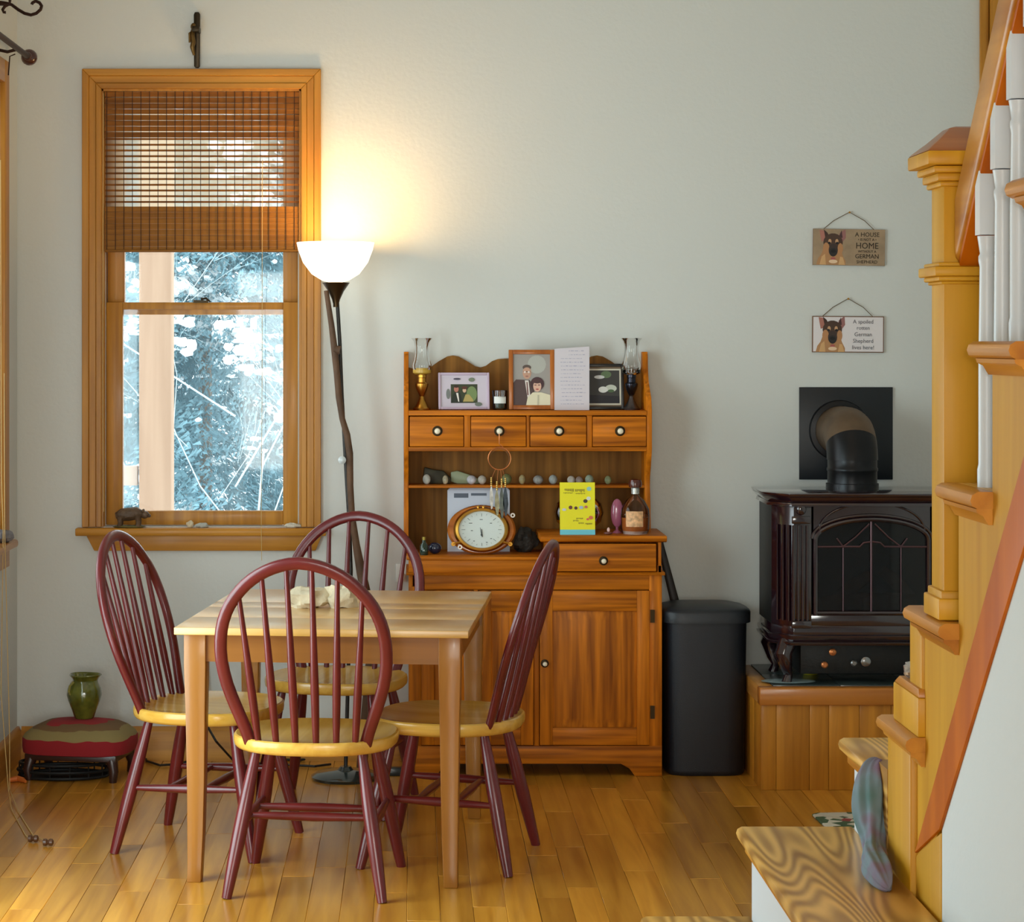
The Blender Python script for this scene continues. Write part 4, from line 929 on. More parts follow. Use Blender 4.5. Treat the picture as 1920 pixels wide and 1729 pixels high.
# paper or plate under the leg
o = MB().ell((0, 0, .003), .1, .06, .003, 20, 6).build('tile_scrap', mat('pale_tile', c(150, 170, 172), .3, coat=.3), None); o.location = (PX(1478, F / 8.40), 8.40, hT + .003); tag(o, 'pale oval slate plate on the hearth beneath the stove leg', 'plate')
SX, SY, SZ = 1.672, 8.52, hT + .003
stv = thing('wood_stove', 'dark plum enamel wood stove with arched glass door', 'stove', (SX, SY, SZ))
ztop = PZ(926, F / 8.30) - SZ
def outl(k, yk=0): return [(-.345 - k, .21 + yk), (-.352 - k, -.10), (-.285 - k * .6, -.19 - k), (.285 + k * .6, -.19 - k), (.352 + k, -.10), (.345 + k, .21 + yk)]
def slab(s, k0, z0, k1, z1):
    a = [(x, y, z0) for x, y in outl(k0)]; b = [(x, y, z1) for x, y in outl(k1)]; return s.rings([a, b], smooth=False)
zl = lambda py: PZ(py, F / 8.33) - SZ
s = MB(); slab(s, .032, ztop - .012, .036, ztop); slab(s, .012, ztop - .034, .032, ztop - .012); slab(s, .018, ztop - .048, .014, ztop - .034)
s.build('top_plate', enamel, stv, bevel=.0025)
s = MB(); s.box(-.33, .33, -.03, .2, zl(1175), ztop - .045); s.box(-.352, -.30, -.10, .19, zl(1175), ztop - .045); s.box(.30, .352, -.10, .19, zl(1175), ztop - .045)
s.build('firebox', castiron, stv, bevel=.002)
# chamfer facets and fluted pillars
for sg in (-1, 1):
    s = MB(); s.prism([(sg * .352, -.10), (sg * .285, -.19), (sg * .22, -.19), (sg * .22, -.165), (sg * .28, -.165), (sg * .335, -.09)], 'Z', zl(1175), ztop - .045)
    s.build('pillar', enamel, stv, bevel=.002)
    for i in range(4):
        xx = .236 + i * .0165
        MB().sweep([(sg * xx, -.192, zl(1165)), (sg * xx, -.192, zl(985))], .0055, seg=8).build('flute', enamel, stv)
    MB().box(sg * .258 - .034, sg * .258 + .034, -.203, -.188, zl(982), zl(968)).build('capital', enamel, stv, bevel=.003)
    MB().box(sg * .258 - .036, sg * .258 + .036, -.205, -.188, zl(1178), zl(1164)).build('pillar_base', enamel, stv, bevel=.003)
    MB().ell((sg * .258, -.2, zl(955)), .018, .008, .02, 14, 8).build('rosette', enamel, stv)
    for j in range(3): MB().sweep([(sg * (.30 + j * .017), -.172 + j * .023 - .006, zl(1165)), (sg * (.30 + j * .017), -.172 + j * .023 - .006, zl(985))], .005, seg=8).build('flute', enamel, stv)
# front spandrel panel with arched hole
zb, zs, za = zl(1152), zl(1010), zl(972)
hwid = .212
arc = [(hwid * math.cos(a), zs + (za - zs) * math.sin(a)) for a in [math.pi * k / 20 for k in range(21)]]
s = MB(); 
top_ = ztop - .045
for k in range(20):
    (xa, z_a), (xb, z_b) = arc[k], arc[k + 1]
    s.prism([(xa, z_a), (xb, z_b), (xb, top_), (xa, top_)], 'Y', -.185, -.16)
s.build('arch_panel', enamel, stv)
MB().sweep([(hwid * math.cos(a) * 1.03, -.188, zs + (za - zs) * 1.15 * math.sin(a)) for a in [math.pi * k / 24 for k in range(25)]], .006, seg=8, hint=(0, 1, 0)).sweep([(hwid * math.cos(a) * .9, -.19, zs + .03 + (za - zs) * 1.35 * math.sin(a)) for a in [math.pi * k / 24 for k in range(25)]], .004, seg=8, hint=(0, 1, 0)).build('arch_moulding', enamel, stv)
MB().box(-.23, .23, -.185, -.16, zl(1175), zb).build('sill_panel', enamel, stv, bevel=.002)
dk = mat('firebox_dark', c(14, 12, 14), .9)
s = MB(); s.box(-.225, .225, -.035, -.03, zb - .01, top_); s.box(-.23, -.225, -.16, -.03, zb - .01, top_); s.box(.225, .23, -.16, -.03, zb - .01, top_); s.box(-.23, .23, -.16, -.03, zb - .02, zb - .005)
s.build('liner', dk, stv)
dr = MB(); e = .014
P = [(-hwid, zb)] + [(x, z) for x, z in arc[::-1]] + [(hwid, zb)]
dr.sweep([(x * .97, -.19, z - .004) for x, z in P], .009, .010, seg=8, hint=(0, 1, 0)); dr.sweep([(-hwid, -.19, zb + .004), (hwid, -.19, zb + .004)], .009, seg=8)
door_ = dr.build('door', enamel, stv)
lead = mat('lead_came', c(92, 66, 70), .3, metal=.6)
q = MB()
q.sweep([(-.003, -.19, zb), (-.003, -.19, za - .004)], .004, seg=6)
zm = zl(1025)
for sg in (-1, 1):
    q.sweep([(0, -.19, zm + .018), (sg * .03, -.19, zm + .014), (sg * .045, -.19, zm), (sg * hwid * .97, -.19, zm - .001)], .0035, seg=6)
    q.sweep([(sg * .105, -.19, zm), (sg * .06, -.19, zm + .034), (sg * .01, -.19, za - .02)], .0028, seg=6)
    q.sweep([(sg * .105, -.19, zm), (sg * .128, -.19, zm + .03)], .0028, seg=6)
    q.sweep([(sg * .105, -.19, zm), (sg * .105, -.19, zb)], .0024, seg=6)
q.build('glazing_bar', lead, door_)
MB().prism([(x * .96, z - .003) for x, z in P], 'Y', -.183, -.180).build('glass', glass('stove_glass', (.42, .38, .36, 1), 1.0), door_)
MB().sweep([(.235, -.2, zl(1120)), (.235, -.235, zl(1110)), (.235, -.235, zl(1080))], .006, seg=8).build('latch', castiron, door_)
logM = mat('fire_log', c(120, 84, 54), .9, bump=.8, bscale=25, vary=.5, vscale=12)
for (a, b, r_) in (((-.17, -.09, zb + .02), (.05, -.07, zb + .04), .03), ((-.02, -.1, zb + .02), (.18, -.08, zb + .035), .032), ((-.12, -.08, zb + .03), (.02, -.06, zb + .13), .024), ((.17, -.06, zb + .04), (.06, -.07, zb + .15), .024)):
    MB().sweep([a, tuple((Vector(a) + Vector(b)) / 2 + Vector((0, 0, .008))), b], [r_, r_ * 1.08, r_ * .85], seg=10).build('log', logM, stv)
s = MB(); slab(s, .012, zl(1210), .016, zl(1204)); slab(s, .004, zl(1204), .012, zl(1192)); s.build('base_ledge', enamel, stv, bevel=.002)
s = MB(); slab(s, .0, zl(1192), -.002, zl(1174)); s.build('lower_body', enamel, stv, bevel=.002)
s = MB(); s.box(-.25, .25, -.13, .18, .03, zl(1210)); s.build('burner_box', castiron, stv, bevel=.003)
for sg in (-1, 1):
    for yy, st_ in ((-.14, -1), (.15, 1)):
        z1_ = zl(1208)
        pts = [(sg * .30, yy, z1_), (sg * .318, yy + st_ * .02, z1_ - .04), (sg * .306, yy + st_ * .01, z1_ - .09), (sg * .296, yy, .03), (sg * .302, yy + st_ * .008, .008), (sg * .304, yy + st_ * .01, 0)]
        MB().sweep(pts, [.034, .032, .022, .016, .018, .02], seg=14).build('leg', enamel, stv)
for (px_, py_, r_, mm) in ((1560, 1222, .013, 'copper'), (1545, 1246, .012, 'copper'), (1600, 1243, .012, 'steel'), (1622, 1240, .018, 'steel')):
    m_ = cop if mm == 'copper' else mat('valve_steel', c(150, 150, 150), .25, metal=.9)
    MB().lathe([(r_ * .5, 0), (r_ * .5, -.02), (r_, -.022), (r_, -.036), (r_ * .6, -.04)], 18, (PX(px_, F / 8.37) - SX, -.13, PZ(py_, F / 8.37) - SZ), 'Y').build('valve_knob', m_, stv)
t2 = thing('yellow_pot', 'small yellow jar tucked behind the stove leg', 'jar', (PX(1518, F / 8.62), 8.60, SZ))
MB().lathe([(0, 0), (.026, 0), (.03, .01), (.03, .05), (.024, .06)], 20).build('body', mat('yellow_jar', c(150, 140, 30), .4), t2)
MB().lathe([(.026, .058), (.026, .085), (.0, .087)], 20).build('lid', mat('jar_lid', c(200, 206, 204), .3), t2)
# flue
fp = thing('stove_pipe', 'black stove pipe bending through a square plate into the wall', 'stove pipe', (1.652, 8.60, SZ + ztop))
pz0 = 0; s5 = F / 8.60
zt = lambda py: PZ(py, s5) - (SZ + ztop)
blk = mat('pipe_black', c(30, 30, 32), .35, metal=.5, vary=.3, vscale=8)
brn = mat('pipe_brown', c(104, 84, 64), .5, metal=.5, vary=.3, vscale=10)
r_ = .092
MB().lathe([(r_ + .006, 0), (r_ + .006, .02), (r_, .022), (r_, zt(884)), (r_ + .003, zt(882)), (r_ + .003, zt(878)), (r_, zt(876)), (r_, zt(862))], 36).build('pipe', blk, fp)
el = MB(); rc = .10; zc_ = zt(862) ; pts = []
n = 5
rr = []
for i in range(n + 1):
    a = math.pi / 2 * i / n
    cy = rc * (1 - math.cos(a)); cz = zc_ + rc * math.sin(a) * 1.0
    rr.append([(r_ * 1.03 * math.cos(b), cy + r_ * 1.03 * math.sin(b) * math.cos(a) , cz - r_ * 1.03 * math.sin(b) * -math.sin(a) * -1) for b in [2 * math.pi * k / 32 for k in range(32)]])
rr.append([(p[0], YW - .02 - 8.60, p[2]) for p in rr[-1]])
MB().rings(rr[:3], cap=False).build('elbow_collar', blk, fp); el.rings(rr[2:], cap=False); el.build('elbow', brn, fp)
zc2 = zc_ + rc
MB().lathe([(r_ + .004, YW - 8.60 - .012), (r_ + .004, YW - 8.6 - .03), (r_ + .022, YW - 8.6 - .026), (r_ + .026, YW - 8.6 - .012)], 36, (0, 0, zc2), 'Y', cap=False).build('collar', blk, fp)
MB().box(wx(1498) - 1.652, wx(1673) - 1.652, YW - .010 - 8.6, YW - .002 - 8.6, wz(899) - (SZ + ztop), wz(726) - (SZ + ztop)).build('wall_plate', mat('plate_black', c(14, 20, 26), .4), fp, bevel=.001)
MB().lathe([(.004, 0), (.004, -.004), (.002, -.005)], 10, (wx(1541) - 1.652, YW - .01 - 8.6, wz(803) - (SZ + ztop)), 'Y').build('screw', chrome, fp)

# ---------------------------------------------------------------- trash can
Yf = 8.526; s_ = F / Yf
tc_ = thing('trash_can', 'tall black plastic trash can between hutch and hearth', 'trash can', (PX(1327, s_), Yf + .145, 0))
def dsh(w_, d_, k=1.0, n=40, e=.42):
    out = []
    for i in range(n):
        a = 2 * math.pi * i / n; ca, sa = math.cos(a), math.sin(a)
        out.append((math.copysign(abs(ca) ** e, ca) * w_ * k, math.copysign(abs(sa) ** (e * 1.25), sa) * d_ * k))
    return out
rr = []
for z, w_, d_ in ((0, .142, .128), (.006, .148, .133), (.02, .150, .135), (.3, .154, .138), (.60, .158, .142), (.606, .158, .142)):
    rr.append([(x, y, z) for x, y in dsh(w_, d_)])
MB().rings(rr).build('bin', blackP, tc_)
rr = []
for z, k in ((.575, 1.05), (.57, 1.07), (.607, 1.075), (.615, 1.05), (.622, .96), (.632, .7), (.636, .35), (.637, .05)):
    rr.append([(x, y, z) for x, y in dsh(.160, .142, k)])
MB().rings(rr).build('lid', mat('black_lid', c(30, 33, 38), .38, bump=.1, bscale=300), tc_)
# leaning dark pole
o = MB()
a, b = W(1233, 1000, 8.857), W(1276, 1170, 8.84)
b2 = a + (b - a) * 2.85; b2.z = max(b2.z, .01)
dirv = (b - a).normalized(); tt = (.02 - a.z) / dirv.z; e_ = a + dirv * tt
o.sweep([a, a.lerp(e_, .5), e_], [.012, .02, .026], [.005, .006, .006], seg=10, hint=(0, 1, 0))
o = o.build('leaning_pole', mat('dark_pole', c(44, 34, 28), .5), None); tag(o, 'dark flat pole leaning on the wall behind the trash can', 'pole')

# ---------------------------------------------------------------- footstool and vase in the corner
fx, fy = PX(141, F / 8.72), 8.70
fs = thing('footstool', 'low footstool with red and olive striped woven cushion', 'footstool', (-1.235, 8.55, 0), R(-10))
cush = MB(); rr = []
fw, fd = .205, .155
for z, k in ((.095, .9), (.10, .985), (.12, 1.0), (.150, 1.0), (.165, .96), (.185, .84), (.20, .68), (.208, .45), (.21, .1)):
    rr.append([(x, y, z) for x, y in dsh(fw, fd, k, 48, .5)])
cush.rings(rr)
cmx = bpy.data.materials.new('striped_weave'); cmx.use_nodes = True; nt = cmx.node_tree; b = nt.nodes['Principled BSDF']; b.inputs['Roughness'].default_value = .9
tcn = nt.nodes.new('ShaderNodeTexCoord'); sp = nt.nodes.new('ShaderNodeSeparateXYZ'); nt.links.new(tcn.outputs['Object'], sp.inputs[0])
nz = nt.nodes.new('ShaderNodeTexNoise'); nz.inputs['Scale'].default_value = 9; nt.links.new(tcn.outputs['Object'], nz.inputs[0])
m1 = nt.nodes.new('ShaderNodeMath'); m1.operation = 'MULTIPLY_ADD'; m1.inputs[1].default_value = .03; nt.links.new(nz.outputs[0], m1.inputs[0]); nt.links.new(sp.outputs['Z'], m1.inputs[2])
rp = nt.nodes.new('ShaderNodeValToRGB'); rp.color_ramp.interpolation = 'CONSTANT'
mrn = nt.nodes.new('ShaderNodeMapRange'); mrn.inputs[1].default_value = .09; mrn.inputs[2].default_value = .24; nt.links.new(m1.outputs[0], mrn.inputs[0]); nt.links.new(mrn.outputs[0], rp.inputs[0])
rp.color_ramp.elements[0].color = c(140, 22, 30); rp.color_ramp.elements[1].position = .52; rp.color_ramp.elements[1].color = c(136, 120, 74)
e = rp.color_ramp.elements.new(.74); e.color = c(112, 84, 52); e = rp.color_ramp.elements.new(.86); e.color = c(150, 30, 38)
nt.links.new(rp.outputs[0], b.inputs['Base Color'])
cush.build('cushion', cmx, fs)
MB().box(-.175, .175, -.125, .125, .075, .1).build('frame', mat('dark_walnut', c(50, 26, 20), .4, coat=.3), fs, bevel=.004)
for sx in (-1, 1):
    for sy in (-1, 1): MB().sweep([(sx * .155, sy * .105, .08), (sx * .165, sy * .115, .04), (sx * .16, sy * .11, 0)], [.022, .018, .014], seg=10).build('leg', MATS['dark_walnut'], fs)
bk = thing('oval_basket', 'dark oval wire basket on the floor under the footstool', 'basket', (-1.295, 8.535, 0))
bm_ = mat('basket_dark', c(34, 34, 34), .5, metal=.4)
for z, k in ((.008, 1.0), (.03, 1.03), (.055, .98)):
    MB().sweep([(.165 * k * math.cos(a), .10 * k * math.sin(a), z) for a in [2 * math.pi * i / 36 for i in range(36)]], .006, seg=7, hint=(0, 0, 1), close=True).build('hoop', bm_, bk)
for i in range(14):
    a = 2 * math.pi * i / 14; MB().sweep([(.165 * math.cos(a), .10 * math.sin(a), .006), (.165 * math.cos(a), .10 * math.sin(a), .056)], .003, seg=6).build('wire', bm_, bk)
MB().lathe([(0, .002), (.155, .002), (.155, .006), (0, .006)], 30, sx=1, sy=.6).build('bottom', bm_, bk)
vs = thing('green_vase', 'olive green glazed pottery vase with wavy rim on the footstool', 'vase', (-1.225, 8.58, .211))
vg = mat('olive_glaze', c(88, 92, 30), .14, coat=.8, vary=.45, vscale=18, bump=.12, bscale=18)
wobf = lambda a, z: 1 + (.09 * math.sin(3 * a + 1) if z > .14 else 0)
MB().lathe([(0, 0), (.034, 0), (.037, .004), (.046, .03), (.060, .065), (.066, .088), (.062, .112), (.052, .132), (.047, .141), (.052, .152), (.061, .161), (.058, .164), (.048, .156), (.042, .145), (.038, .13), (0, .12)], 40, wob=wobf).build('body', vg, vs)
MB().sweep([(-.035, -.035, .138), (-.047, -.048, .125), (-.05, -.05, .105), (-.044, -.044, .09)], [.006, .005, .005, .003], seg=8).build('handle', mat('pale_glaze', c(130, 124, 60), .2, coat=.6), vs)
# scrap of orange tape
o = MB().sweep([(-.03, 0, .008), (0, .012, .012), (.02, 0, .010), (.035, -.02, .006)], [.008, .011, .010, .005], seg=8).build('tape_scrap', mat('orange_tape', c(206, 110, 44), .5), None); o.location = (PX(32, F / 8.42), 8.42, 0); tag(o, 'small piece of orange toy on the floor in the corner', 'tape')
# window sill things
t = thing('bear_figurine', 'small brown resin bear figurine at the end of the window sill', 'figurine', (wx(243), YW - .012, wz(989)))
bm2 = mat('resin_brown', c(92, 70, 50), .5, bump=.7, bscale=50, vary=.4, vscale=30)
q = MB(); q.sweep([(-.052, 0, .046), (-.03, 0, .05), (.0, 0, .052), (.03, 0, .056), (.05, 0, .052)], [.012, .024, .026, .025, .014], seg=14)
q.ell((.06, 0, .05), .018, .015, .015, 12, 8); q.ell((.076, 0, .046), .008, .007, .007, 10, 6)
q.build('body', bm2, t)
for sy in (-1, 1): MB().ell((.054, sy * .011, .066), .005, .004, .006, 8, 6).build('ear', bm2, t)
for x_, y_ in ((-.036, -.012), (-.036, .012), (.034, -.012), (.034, .012)): MB().sweep([(x_, y_, .045), (x_ + .003, y_, .02), (x_, y_, .006)], [.012, .009, .010], seg=8).build('leg', bm2, t)
MB().ell((0, 0, .004), .062, .025, .006, 16, 6, bumpy=.3).build('base', mat('moss_base', c(104, 96, 52), .8), t)
for (px, w_, h_, sd, lb, col) in ((357, .014, .0145, 4, 'small pale round pebble in the middle of the sill', (204, 190, 160)), (380, .026, .010, 6, 'flat grey pebble beside the round one on the sill', (170, 172, 164)), (549, .03, .010, 8, 'pale shell fragment at the lamp end of the sill', (206, 198, 180))):
    o = MB().ell((0, 0, h_ * .85), w_, .014, h_, 14, 8, bumpy=.5, sd=sd).build('pebble', mat('pebble_%d' % sd, c(*col), .7, bump=.4), None); o.location = (wx(px), YW - .014, wz(989)); tag(o, lb, 'pebble', 'pebbles on the window sill')
# power strip and cords
ps = thing('power_strip', 'black power cord and plug block running along the baseboard', 'power cord', (-.45, 8.60, 0))
ck = mat('cord_black', c(26, 24, 22), .5)
def fl_(px, py, z=.006):
    Y = 6923 / (py - 645); return (PX(px, F / Y) + .45, Y - 8.60, z)
MB().sweep([fl_(262, 1400, .02), fl_(275, 1430), fl_(300, 1438), fl_(330, 1436), fl_(365, 1428), fl_(420, 1425), fl_(560, 1428), fl_(600, 1424)], .0045, seg=8).build('cord', ck, ps)
MB().sweep([(PX(378, F / 8.8) + .45, .2, PZ(1235, F / 8.8)), (PX(381, F / 8.8) + .45, .19, PZ(1300, F / 8.8)), (PX(385, F / 8.75) + .45, .15, PZ(1355, F / 8.75)), (PX(405, F / 8.7) + .45, .1, PZ(1390, F / 8.7)), fl_(440, 1432), fl_(520, 1436), fl_(590, 1440), fl_(620, 1436)], .0045, seg=8).build('cord', ck, ps)
MB().sweep([(PX(378, F / 8.85) + .45, .25, PZ(1240, F / 8.85)), (PX(376, F / 8.84) + .45, .235, PZ(1262, F / 8.85)), (PX(384, F / 8.84) + .45, .235, PZ(1285, F / 8.85)), (PX(388, F / 8.84) + .45, .235, PZ(1268, F / 8.85))], .004, seg=8).build('cord', ck, ps)
MB().box(.32, .42, -.06, -.02, 0, .03).build('plug_block', mat('plug_block', c(40, 46, 48), .3, coat=.3), ps, bevel=.004)
# floor mat by the stairs
mt = bpy.data.materials.new('floral_mat'); mt.use_nodes = True; nt = mt.node_tree; b = nt.nodes['Principled BSDF']; b.inputs['Roughness'].default_value = .9
tcn = nt.nodes.new('ShaderNodeTexCoord'); vo = nt.nodes.new('ShaderNodeTexVoronoi'); vo.inputs['Scale'].default_value = 26; nt.links.new(tcn.outputs['Object'], vo.inputs[0])
rp = nt.nodes.new('ShaderNodeValToRGB'); rp.color_ramp.interpolation = 'CONSTANT'; sp = nt.nodes.new('ShaderNodeSeparateColor'); nt.links.new(vo.outputs['Color'], sp.inputs[0]); nt.links.new(sp.outputs[0], rp.inputs[0])
rp.color_ramp.elements[0].color = c(208, 200, 180); rp.color_ramp.elements[1].position = .34; rp.color_ramp.elements[1].color = c(70, 92, 60)
e = rp.color_ramp.elements.new(.75); e.color = c(150, 60, 56); e = rp.color_ramp.elements.new(.86); e.color = c(200, 190, 170)
nt.links.new(rp.outputs[0], b.inputs['Base Color'])
q = MB().prism([(0, 0), (.02, .02), (.55, .06), (.6, -.5), (.06, -.5), (.01, -.2)], 'Z', 0, .008); o = q.build('floor_mat', mt, None, bevel=.003); o.location = (1.365, 7.82, 0); tag(o, 'small floral rug on the floor beyond the stair steps', 'rug')

# ---------------------------------------------------------------- staircase
XR, XS, XE = .93, .968, RX - .004
stc = thing('staircase', 'honey pine staircase with white balusters climbing towards the viewer', 'staircase', (XS, 4.6, 0))
so = stc.location
zk = {4: -.743, 5: -.4955, 6: -.247, 7: .004, 8: .256, 9: .508, 10: .76, 11: 1.01}
yk = {4: 4.607, 5: 4.356, 6: 4.089, 7: 3.853, 8: 3.609, 9: 3.377, 10: 3.13, 11: 2.89}
for k in range(4, 12):
    z = zk[k] + EYE - so.z; y0 = yk[k]; g = (yk[k] - yk.get(k + 1, yk[k] - .245)); y1 = y0 - g - .035
    th = .028
    # tread slab (inside the stringer) and return nosing
    pr = [(y1, z), (y0 - .012, z), (y0 - .003, z - .005), (y0, z - .014), (y0 - .003, z - .023), (y0 - .012, z - th), (y1, z - th)]
    MB().prism([(a - so.y, b) for a, b in pr], 'X', XS - so.x, XE - so.x).build('tread', stairX, stc, bevel=.001)
    rt = [(XS - so.x, z + .0004), (XR + .012 - so.x, z + .0004), (XR + .003 - so.x, z - .005), (XR - so.x, z - .014), (XR + .003 - so.x, z - .023), (XR + .012 - so.x, z - th), (XS - so.x, z - th)]
    s = MB().prism(rt, 'Y', y1 - so.y, y0 - .010 - so.y)
    s.ell((XR + .02 - so.x, y0 - .013 - so.y, z - .014), .018, .013, .0135, 12, 8)
    s.build('return_nosing', stairY, stc)
    cv = [(XS - so.x, z - th), (XR + .010 - so.x, z - th), (XR + .012 - so.x, z - th - .007), (XR + .022 - so.x, z - th - .012), (XR + .028 - so.x, z - th - .022), (XR + .031 - so.x, z - th - .027), (XS - so.x, z - th - .027)]
    MB().prism(cv, 'Y', y1 + .004 - so.y, y0 - .03 - so.y).build('cove', stairY, stc)
    zb_ = (zk.get(k - 1, -.855) + EYE)
    MB().box(XS + .002 - so.x, XE - so.x, y0 - .048 - so.y, y0 - .03 - so.y, zb_, z - th).build('riser', M_white, stc)
# stringer face (notched polygon in YZ), one board
poly = []
for k in range(4, 12):
    z = zk[k] + EYE; yr = yk[k] - .03
    zlow = (zk[k - 1] + EYE) if k > 4 else -.87 + EYE
    poly += [(yr, zlow - (.028 if k > 4 else 0)), (yr, z - .028)]
low = lambda y: EYE - .386 - (y - 3.813) * 1.02
poly += [(2.60, zk[11] + EYE - .028), (2.60, low(2.6) - .08), (4.39, low(4.39) - .10), (4.577, .5)]
MB().prism([(a - so.y, b) for a, b in poly], 'X', XS - so.x, XS + .02 - so.x).build('stringer', stairZ, stc)
lo2 = lambda y: EYE - .370 - (y - 3.659) * .98
MB().prism([(2.6 - so.y, low(2.6)), (4.39 - so.y, low(4.39)), (4.186 - so.y, lo2(4.186)), (2.6 - so.y, lo2(2.6))], 'X', XS - .006 - so.x, XS + .001 - so.x).build('skirt_board', skirtM, stc, bevel=.002)
MB().prism([(4.39 - so.y, 0), (4.39 - so.y, low(4.39) - .004), (4.188 - so.y, lo2(4.188) - .004), (4.188 - so.y, 0)], 'X', XS - .003 - so.x, XS + .02 - so.x).build('corner_board', stairZ, stc, bevel=.004)
MB().prism([(4.395 - so.y, 0), (4.395 - so.y, 1.02 - .16), (4.578 - so.y, .862 - .03 + .02), (4.60 - so.y, .838), (4.60 - so.y, 0)], 'X', XS - .014 - so.x, XS + .02 - so.x).build('corner_board', stairZ, stc, bevel=.006)
# lower flight: treads with white risers, open end at Y 4.98
YB = 4.98
for (xn, zz, xe) in ((.9256, EYE - .855, XE), (.704, EYE - 1.048, .955), (.496, EYE - 1.243, .734), (.285, EYE - 1.437, .526)):
    yn = 2.9 if xn < .9 else 4.72
    if xn > .9: MB().box(.956 - so.x, xe - so.x, 4.61 - so.y, 4.72 - so.y, 0, zz - .0005).build('landing_corner', stairX, stc)
    th = .03; z = zz
    pr = [(xe, z), (xn + .012, z), (xn + .003, z - .005), (xn, z - .014), (xn + .003, z - .024), (xn + .012, z - th), (xe, z - th)]
    MB().prism([(a - so.x, b) for a, b in pr], 'Y', yn - so.y, YB - so.y).build('tread', stairX if xn < .9 else stairX, stc, bevel=.001)
    MB().box(xn + .016 - so.x, xn + .030 - so.x, yn - so.y, YB - .02 - so.y, z - th - .022, z - th).build('cove', stairY, stc, bevel=.004)
    MB().box(xn + .030 - so.x, xn + .048 - so.x, yn - so.y, YB - .03 - so.y, max(0, z - .195), z - th).build('riser', M_white, stc)
    MB().box(xn + .048 - so.x, min(xe, xn + .5) - so.x if xn < .9 else xe - so.x, YB - .05 - so.y, YB - .03 - so.y, 0, z - th).build('end_panel', M_white, stc)
# newel on tread 5
nX0, nX1, nY0, nY1 = .951, 1.042, 4.100, 4.196
z5 = zk[5] + EYE
def nb(name, ex, z0, z1, m=stairZ, bv=.003):
    return MB().box(nX0 - ex - so.x, nX1 + ex - so.x, nY0 - ex - so.y, nY1 + ex - so.y, z0, z1).build(name, m, newel if newel else stc, bevel=bv)
newel = None
cN = F / 4.10
nz_ = lambda py: EYE - (py - HY) / cN
newel = MB().box(nX0 - so.x, nX1 - so.x, nY0 - so.y, nY1 - so.y, z5, nz_(330)).build('newel', stairZ, stc, bevel=.003)
for e_, a, b in ((.012, 1122, 1150), (.006, 1108, 1122)): nb('plinth', e_, nz_(b + 12), nz_(a))
for e_, a, b in ((.012, 492, 500), (.020, 500, 518), (.012, 518, 527), (.006, 527, 533)): nb('band', e_, nz_(b), nz_(a))
for e_, a, b in ((.008, 340, 350), (.014, 325, 340), (.022, 312, 325), (.036, 285, 311)): nb('cap_moulding', e_, nz_(b), nz_(a))
cxm, cym = (nX0 + nX1) / 2 - so.x, (nY0 + nY1) / 2 - so.y
rr = []
for hwd, py in ((.081, 285), (.074, 278), (.060, 266), (.055, 262), (.030, 238), (.016, 234)):
    rr.append([(cxm + a * hwd, cym + b * hwd, nz_(py)) for a, b in ((-1, -1), (1, -1), (1, 1), (-1, 1))])
MB().rings(rr, smooth=False).build('cap_top', wood('cap_dark', c(130, 66, 20), c(180, 110, 44), 'X', across=20, along=2, var=0), newel, bevel=.002)
# lower newel block between treads 4 and 5
z4 = zk[4] + EYE
s = MB().box(XS - .006 - so.x, XS + .06 - so.x, 4.33 - so.y, 4.43 - so.y, z4, z5 - .03); s.build('newel_foot', stairZ, stc, bevel=.003)
s = MB().box(XS - .014 - so.x, XS + .06 - so.x, 4.325 - so.y, 4.545 - so.y, z4, z4 + .075); s.build('newel_plinth', stairZ, stc, bevel=.004)
s = MB().prism([(4.545 - so.y, z4 + .075), (4.325 - so.y, z4 + .075), (4.33 - so.y, z4 + .092), (4.50 - so.y, z4 + .092)], 'X', XS - .012 - so.x, XS + .058 - so.x); s.build('plinth_cap', stairY, stc, bevel=.002)
o = MB().ell((0, 0, .017), .018, .018, .016, 14, 9, bumpy=.5, sd=2).build('glass_ornament', mat('silver_glass', c(190, 190, 190), .15, metal=.7, vary=.6, vscale=60), None); o.location = (XS + .005, 4.46, z4 + .092); tag(o, 'small silvery faceted ornament on the newel foot block', 'ornament')
# handrail
rb = lambda y: EYE + .2348 + (4.007 - y) * 1.02
RT = .122
ya, yb = 4.10, 2.6
MB().prism([(ya - so.y, rb(ya)), (ya - so.y, rb(ya) + RT), (yb - so.y, rb(yb) + RT), (yb - so.y, rb(yb))], 'X', .968 - so.x, 1.026 - so.x).build('handrail', stairY, stc, bevel=.012, bseg=3)
MB().prism([(ya - so.y, rb(ya) - .012), (ya - so.y, rb(ya) + .004), (yb - so.y, rb(yb) + .004), (yb - so.y, rb(yb) - .012)], 'X', .976 - so.x, 1.034 - so.x).build('rail_fillet', skirtM, stc, bevel=.002)
# balusters
def baluster(y, z0):
    x = .992; zt_ = rb(y) + .01
    q = MB(); hb = .0165
    L_ = zt_ - z0
    zq = zt_ - .11
    q.box(x - hb - so.x, x + hb - so.x, y - hb - so.y, y + hb - so.y, zq, zt_)
    q.lathe([(.0165, 0), (.0165, .03), (.0145, .04), (.0145, L_ * .4), (.0125, L_ - .165), (.0145, L_ - .155), (.0145, L_ - .147), (.012, L_ - .142), (.0145, L_ - .125), (.0165, L_ - .112)], 18, (x - so.x, y - so.y, z0))
    q.build('baluster', M_white, stc)
y = 3.955
while y > 2.72:
    k = max(q for q in zk if yk[q] - .01 > y)
    baluster(y, zk[k] + EYE); y -= .104
# white wall under the stair
structure(MB().prism([(4.186, 0), (4.186, lo2(4.186)), (2.6, lo2(2.6)), (2.6, 0)], 'X', XS, XS + .1).build('wall_stair', mat('stair_wall_paint', c(214, 220, 222), .7, bump=.1, bscale=50)))

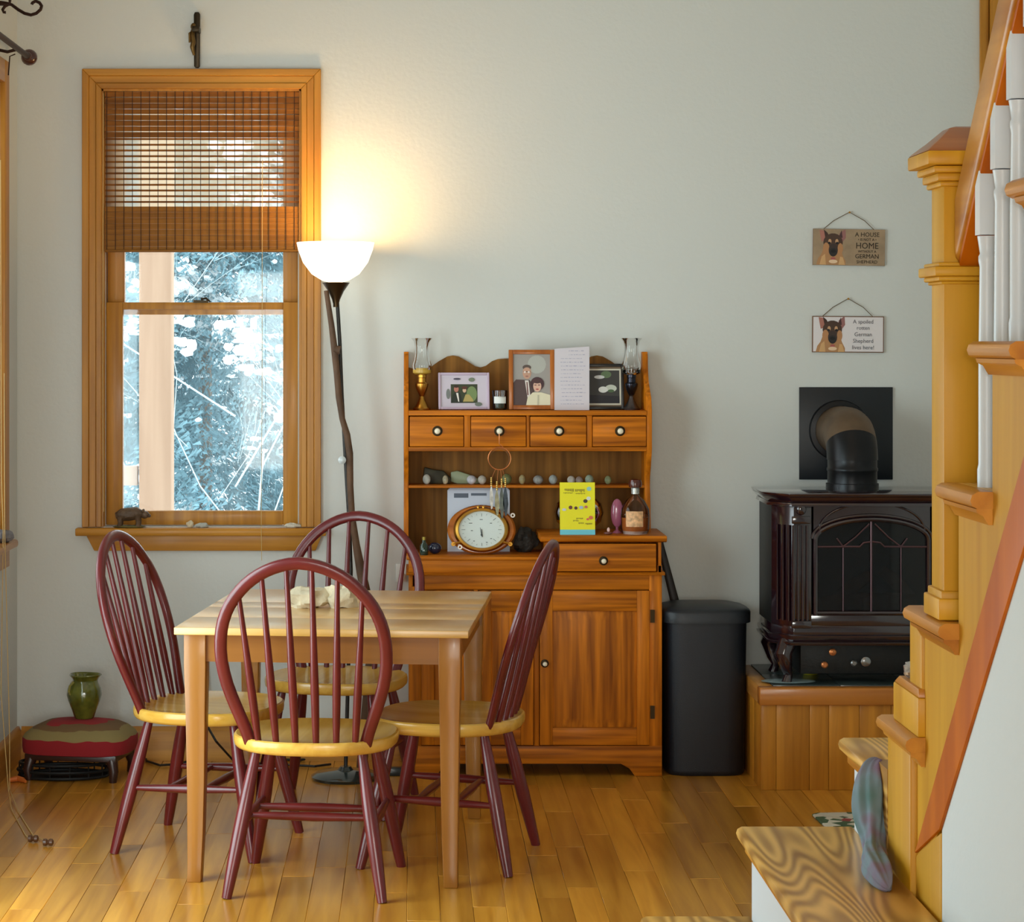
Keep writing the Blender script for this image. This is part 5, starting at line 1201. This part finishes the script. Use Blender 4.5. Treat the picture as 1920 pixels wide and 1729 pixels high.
# ---------------------------------------------------------------- scarf on the stairs
path = [(a, b, c_, r, r * .9) for a, b, c_, r in ((.968, 4.72, .750, .010), (.953, 4.715, .748, .020), (.944, 4.705, .730, .030), (.940, 4.69, .70, .037), (.938, 4.675, .665, .038), (.936, 4.66, .635, .033), (.932, 4.64, .612, .026), (.926, 4.60, .598, .022), (.915, 4.55, .592, .026), (.908, 4.50, .592, .029), (.906, 4.44, .588, .027), (.908, 4.395, .574, .018), (.912, 4.38, .568, .006))]
q = MB(); P = [Vector(p[:3]) for p in path]; rr = []
for i, p in enumerate(path):
    t_ = (P[min(i + 1, len(P) - 1)] - P[max(i - 1, 0)]).normalized(); u = t_.cross(Vector((1, 0, 0))).normalized(); v = u.cross(t_).normalized()
    ring = []
    for k in range(36):
        a = 2 * math.pi * k / 36; f = 1 + .13 * math.sin(4 * a + i * .45) + .09 * math.sin(9 * a - i * .5) + .25 * noise.noise(Vector((math.cos(a) * 1.5, math.sin(a) * 1.5, i * .6)))
        ring.append(P[i] + u * math.cos(a) * p[3] * f + v * math.sin(a) * p[4] * f)
    rr.append(ring)
q.rings(rr)
sm = bpy.data.materials.new('scarf_wool'); sm.use_nodes = True; nt = sm.node_tree; b = nt.nodes['Principled BSDF']; b.inputs['Roughness'].default_value = .95
tcn = nt.nodes.new('ShaderNodeTexCoord'); nz = nt.nodes.new('ShaderNodeTexNoise'); nz.inputs['Scale'].default_value = 11; nt.links.new(tcn.outputs['Object'], nz.inputs[0])
rp = nt.nodes.new('ShaderNodeValToRGB'); nt.links.new(nz.outputs[0], rp.inputs[0]); rp.color_ramp.elements[0].position = .3; rp.color_ramp.elements[0].color = c(80, 108, 104); rp.color_ramp.elements[1].position = .68; rp.color_ramp.elements[1].color = c(122, 96, 118)
e = rp.color_ramp.elements.new(.5); e.color = c(112, 128, 136)
nt.links.new(rp.outputs[0], b.inputs['Base Color'])
o = q.build('scarf', sm, None)
sd_ = o.modifiers.new('s', 'SUBSURF'); sd_.levels = 1; sd_.render_levels = 2
tag(o, 'blue grey wool scarf bundled on the lower stair steps', 'scarf')
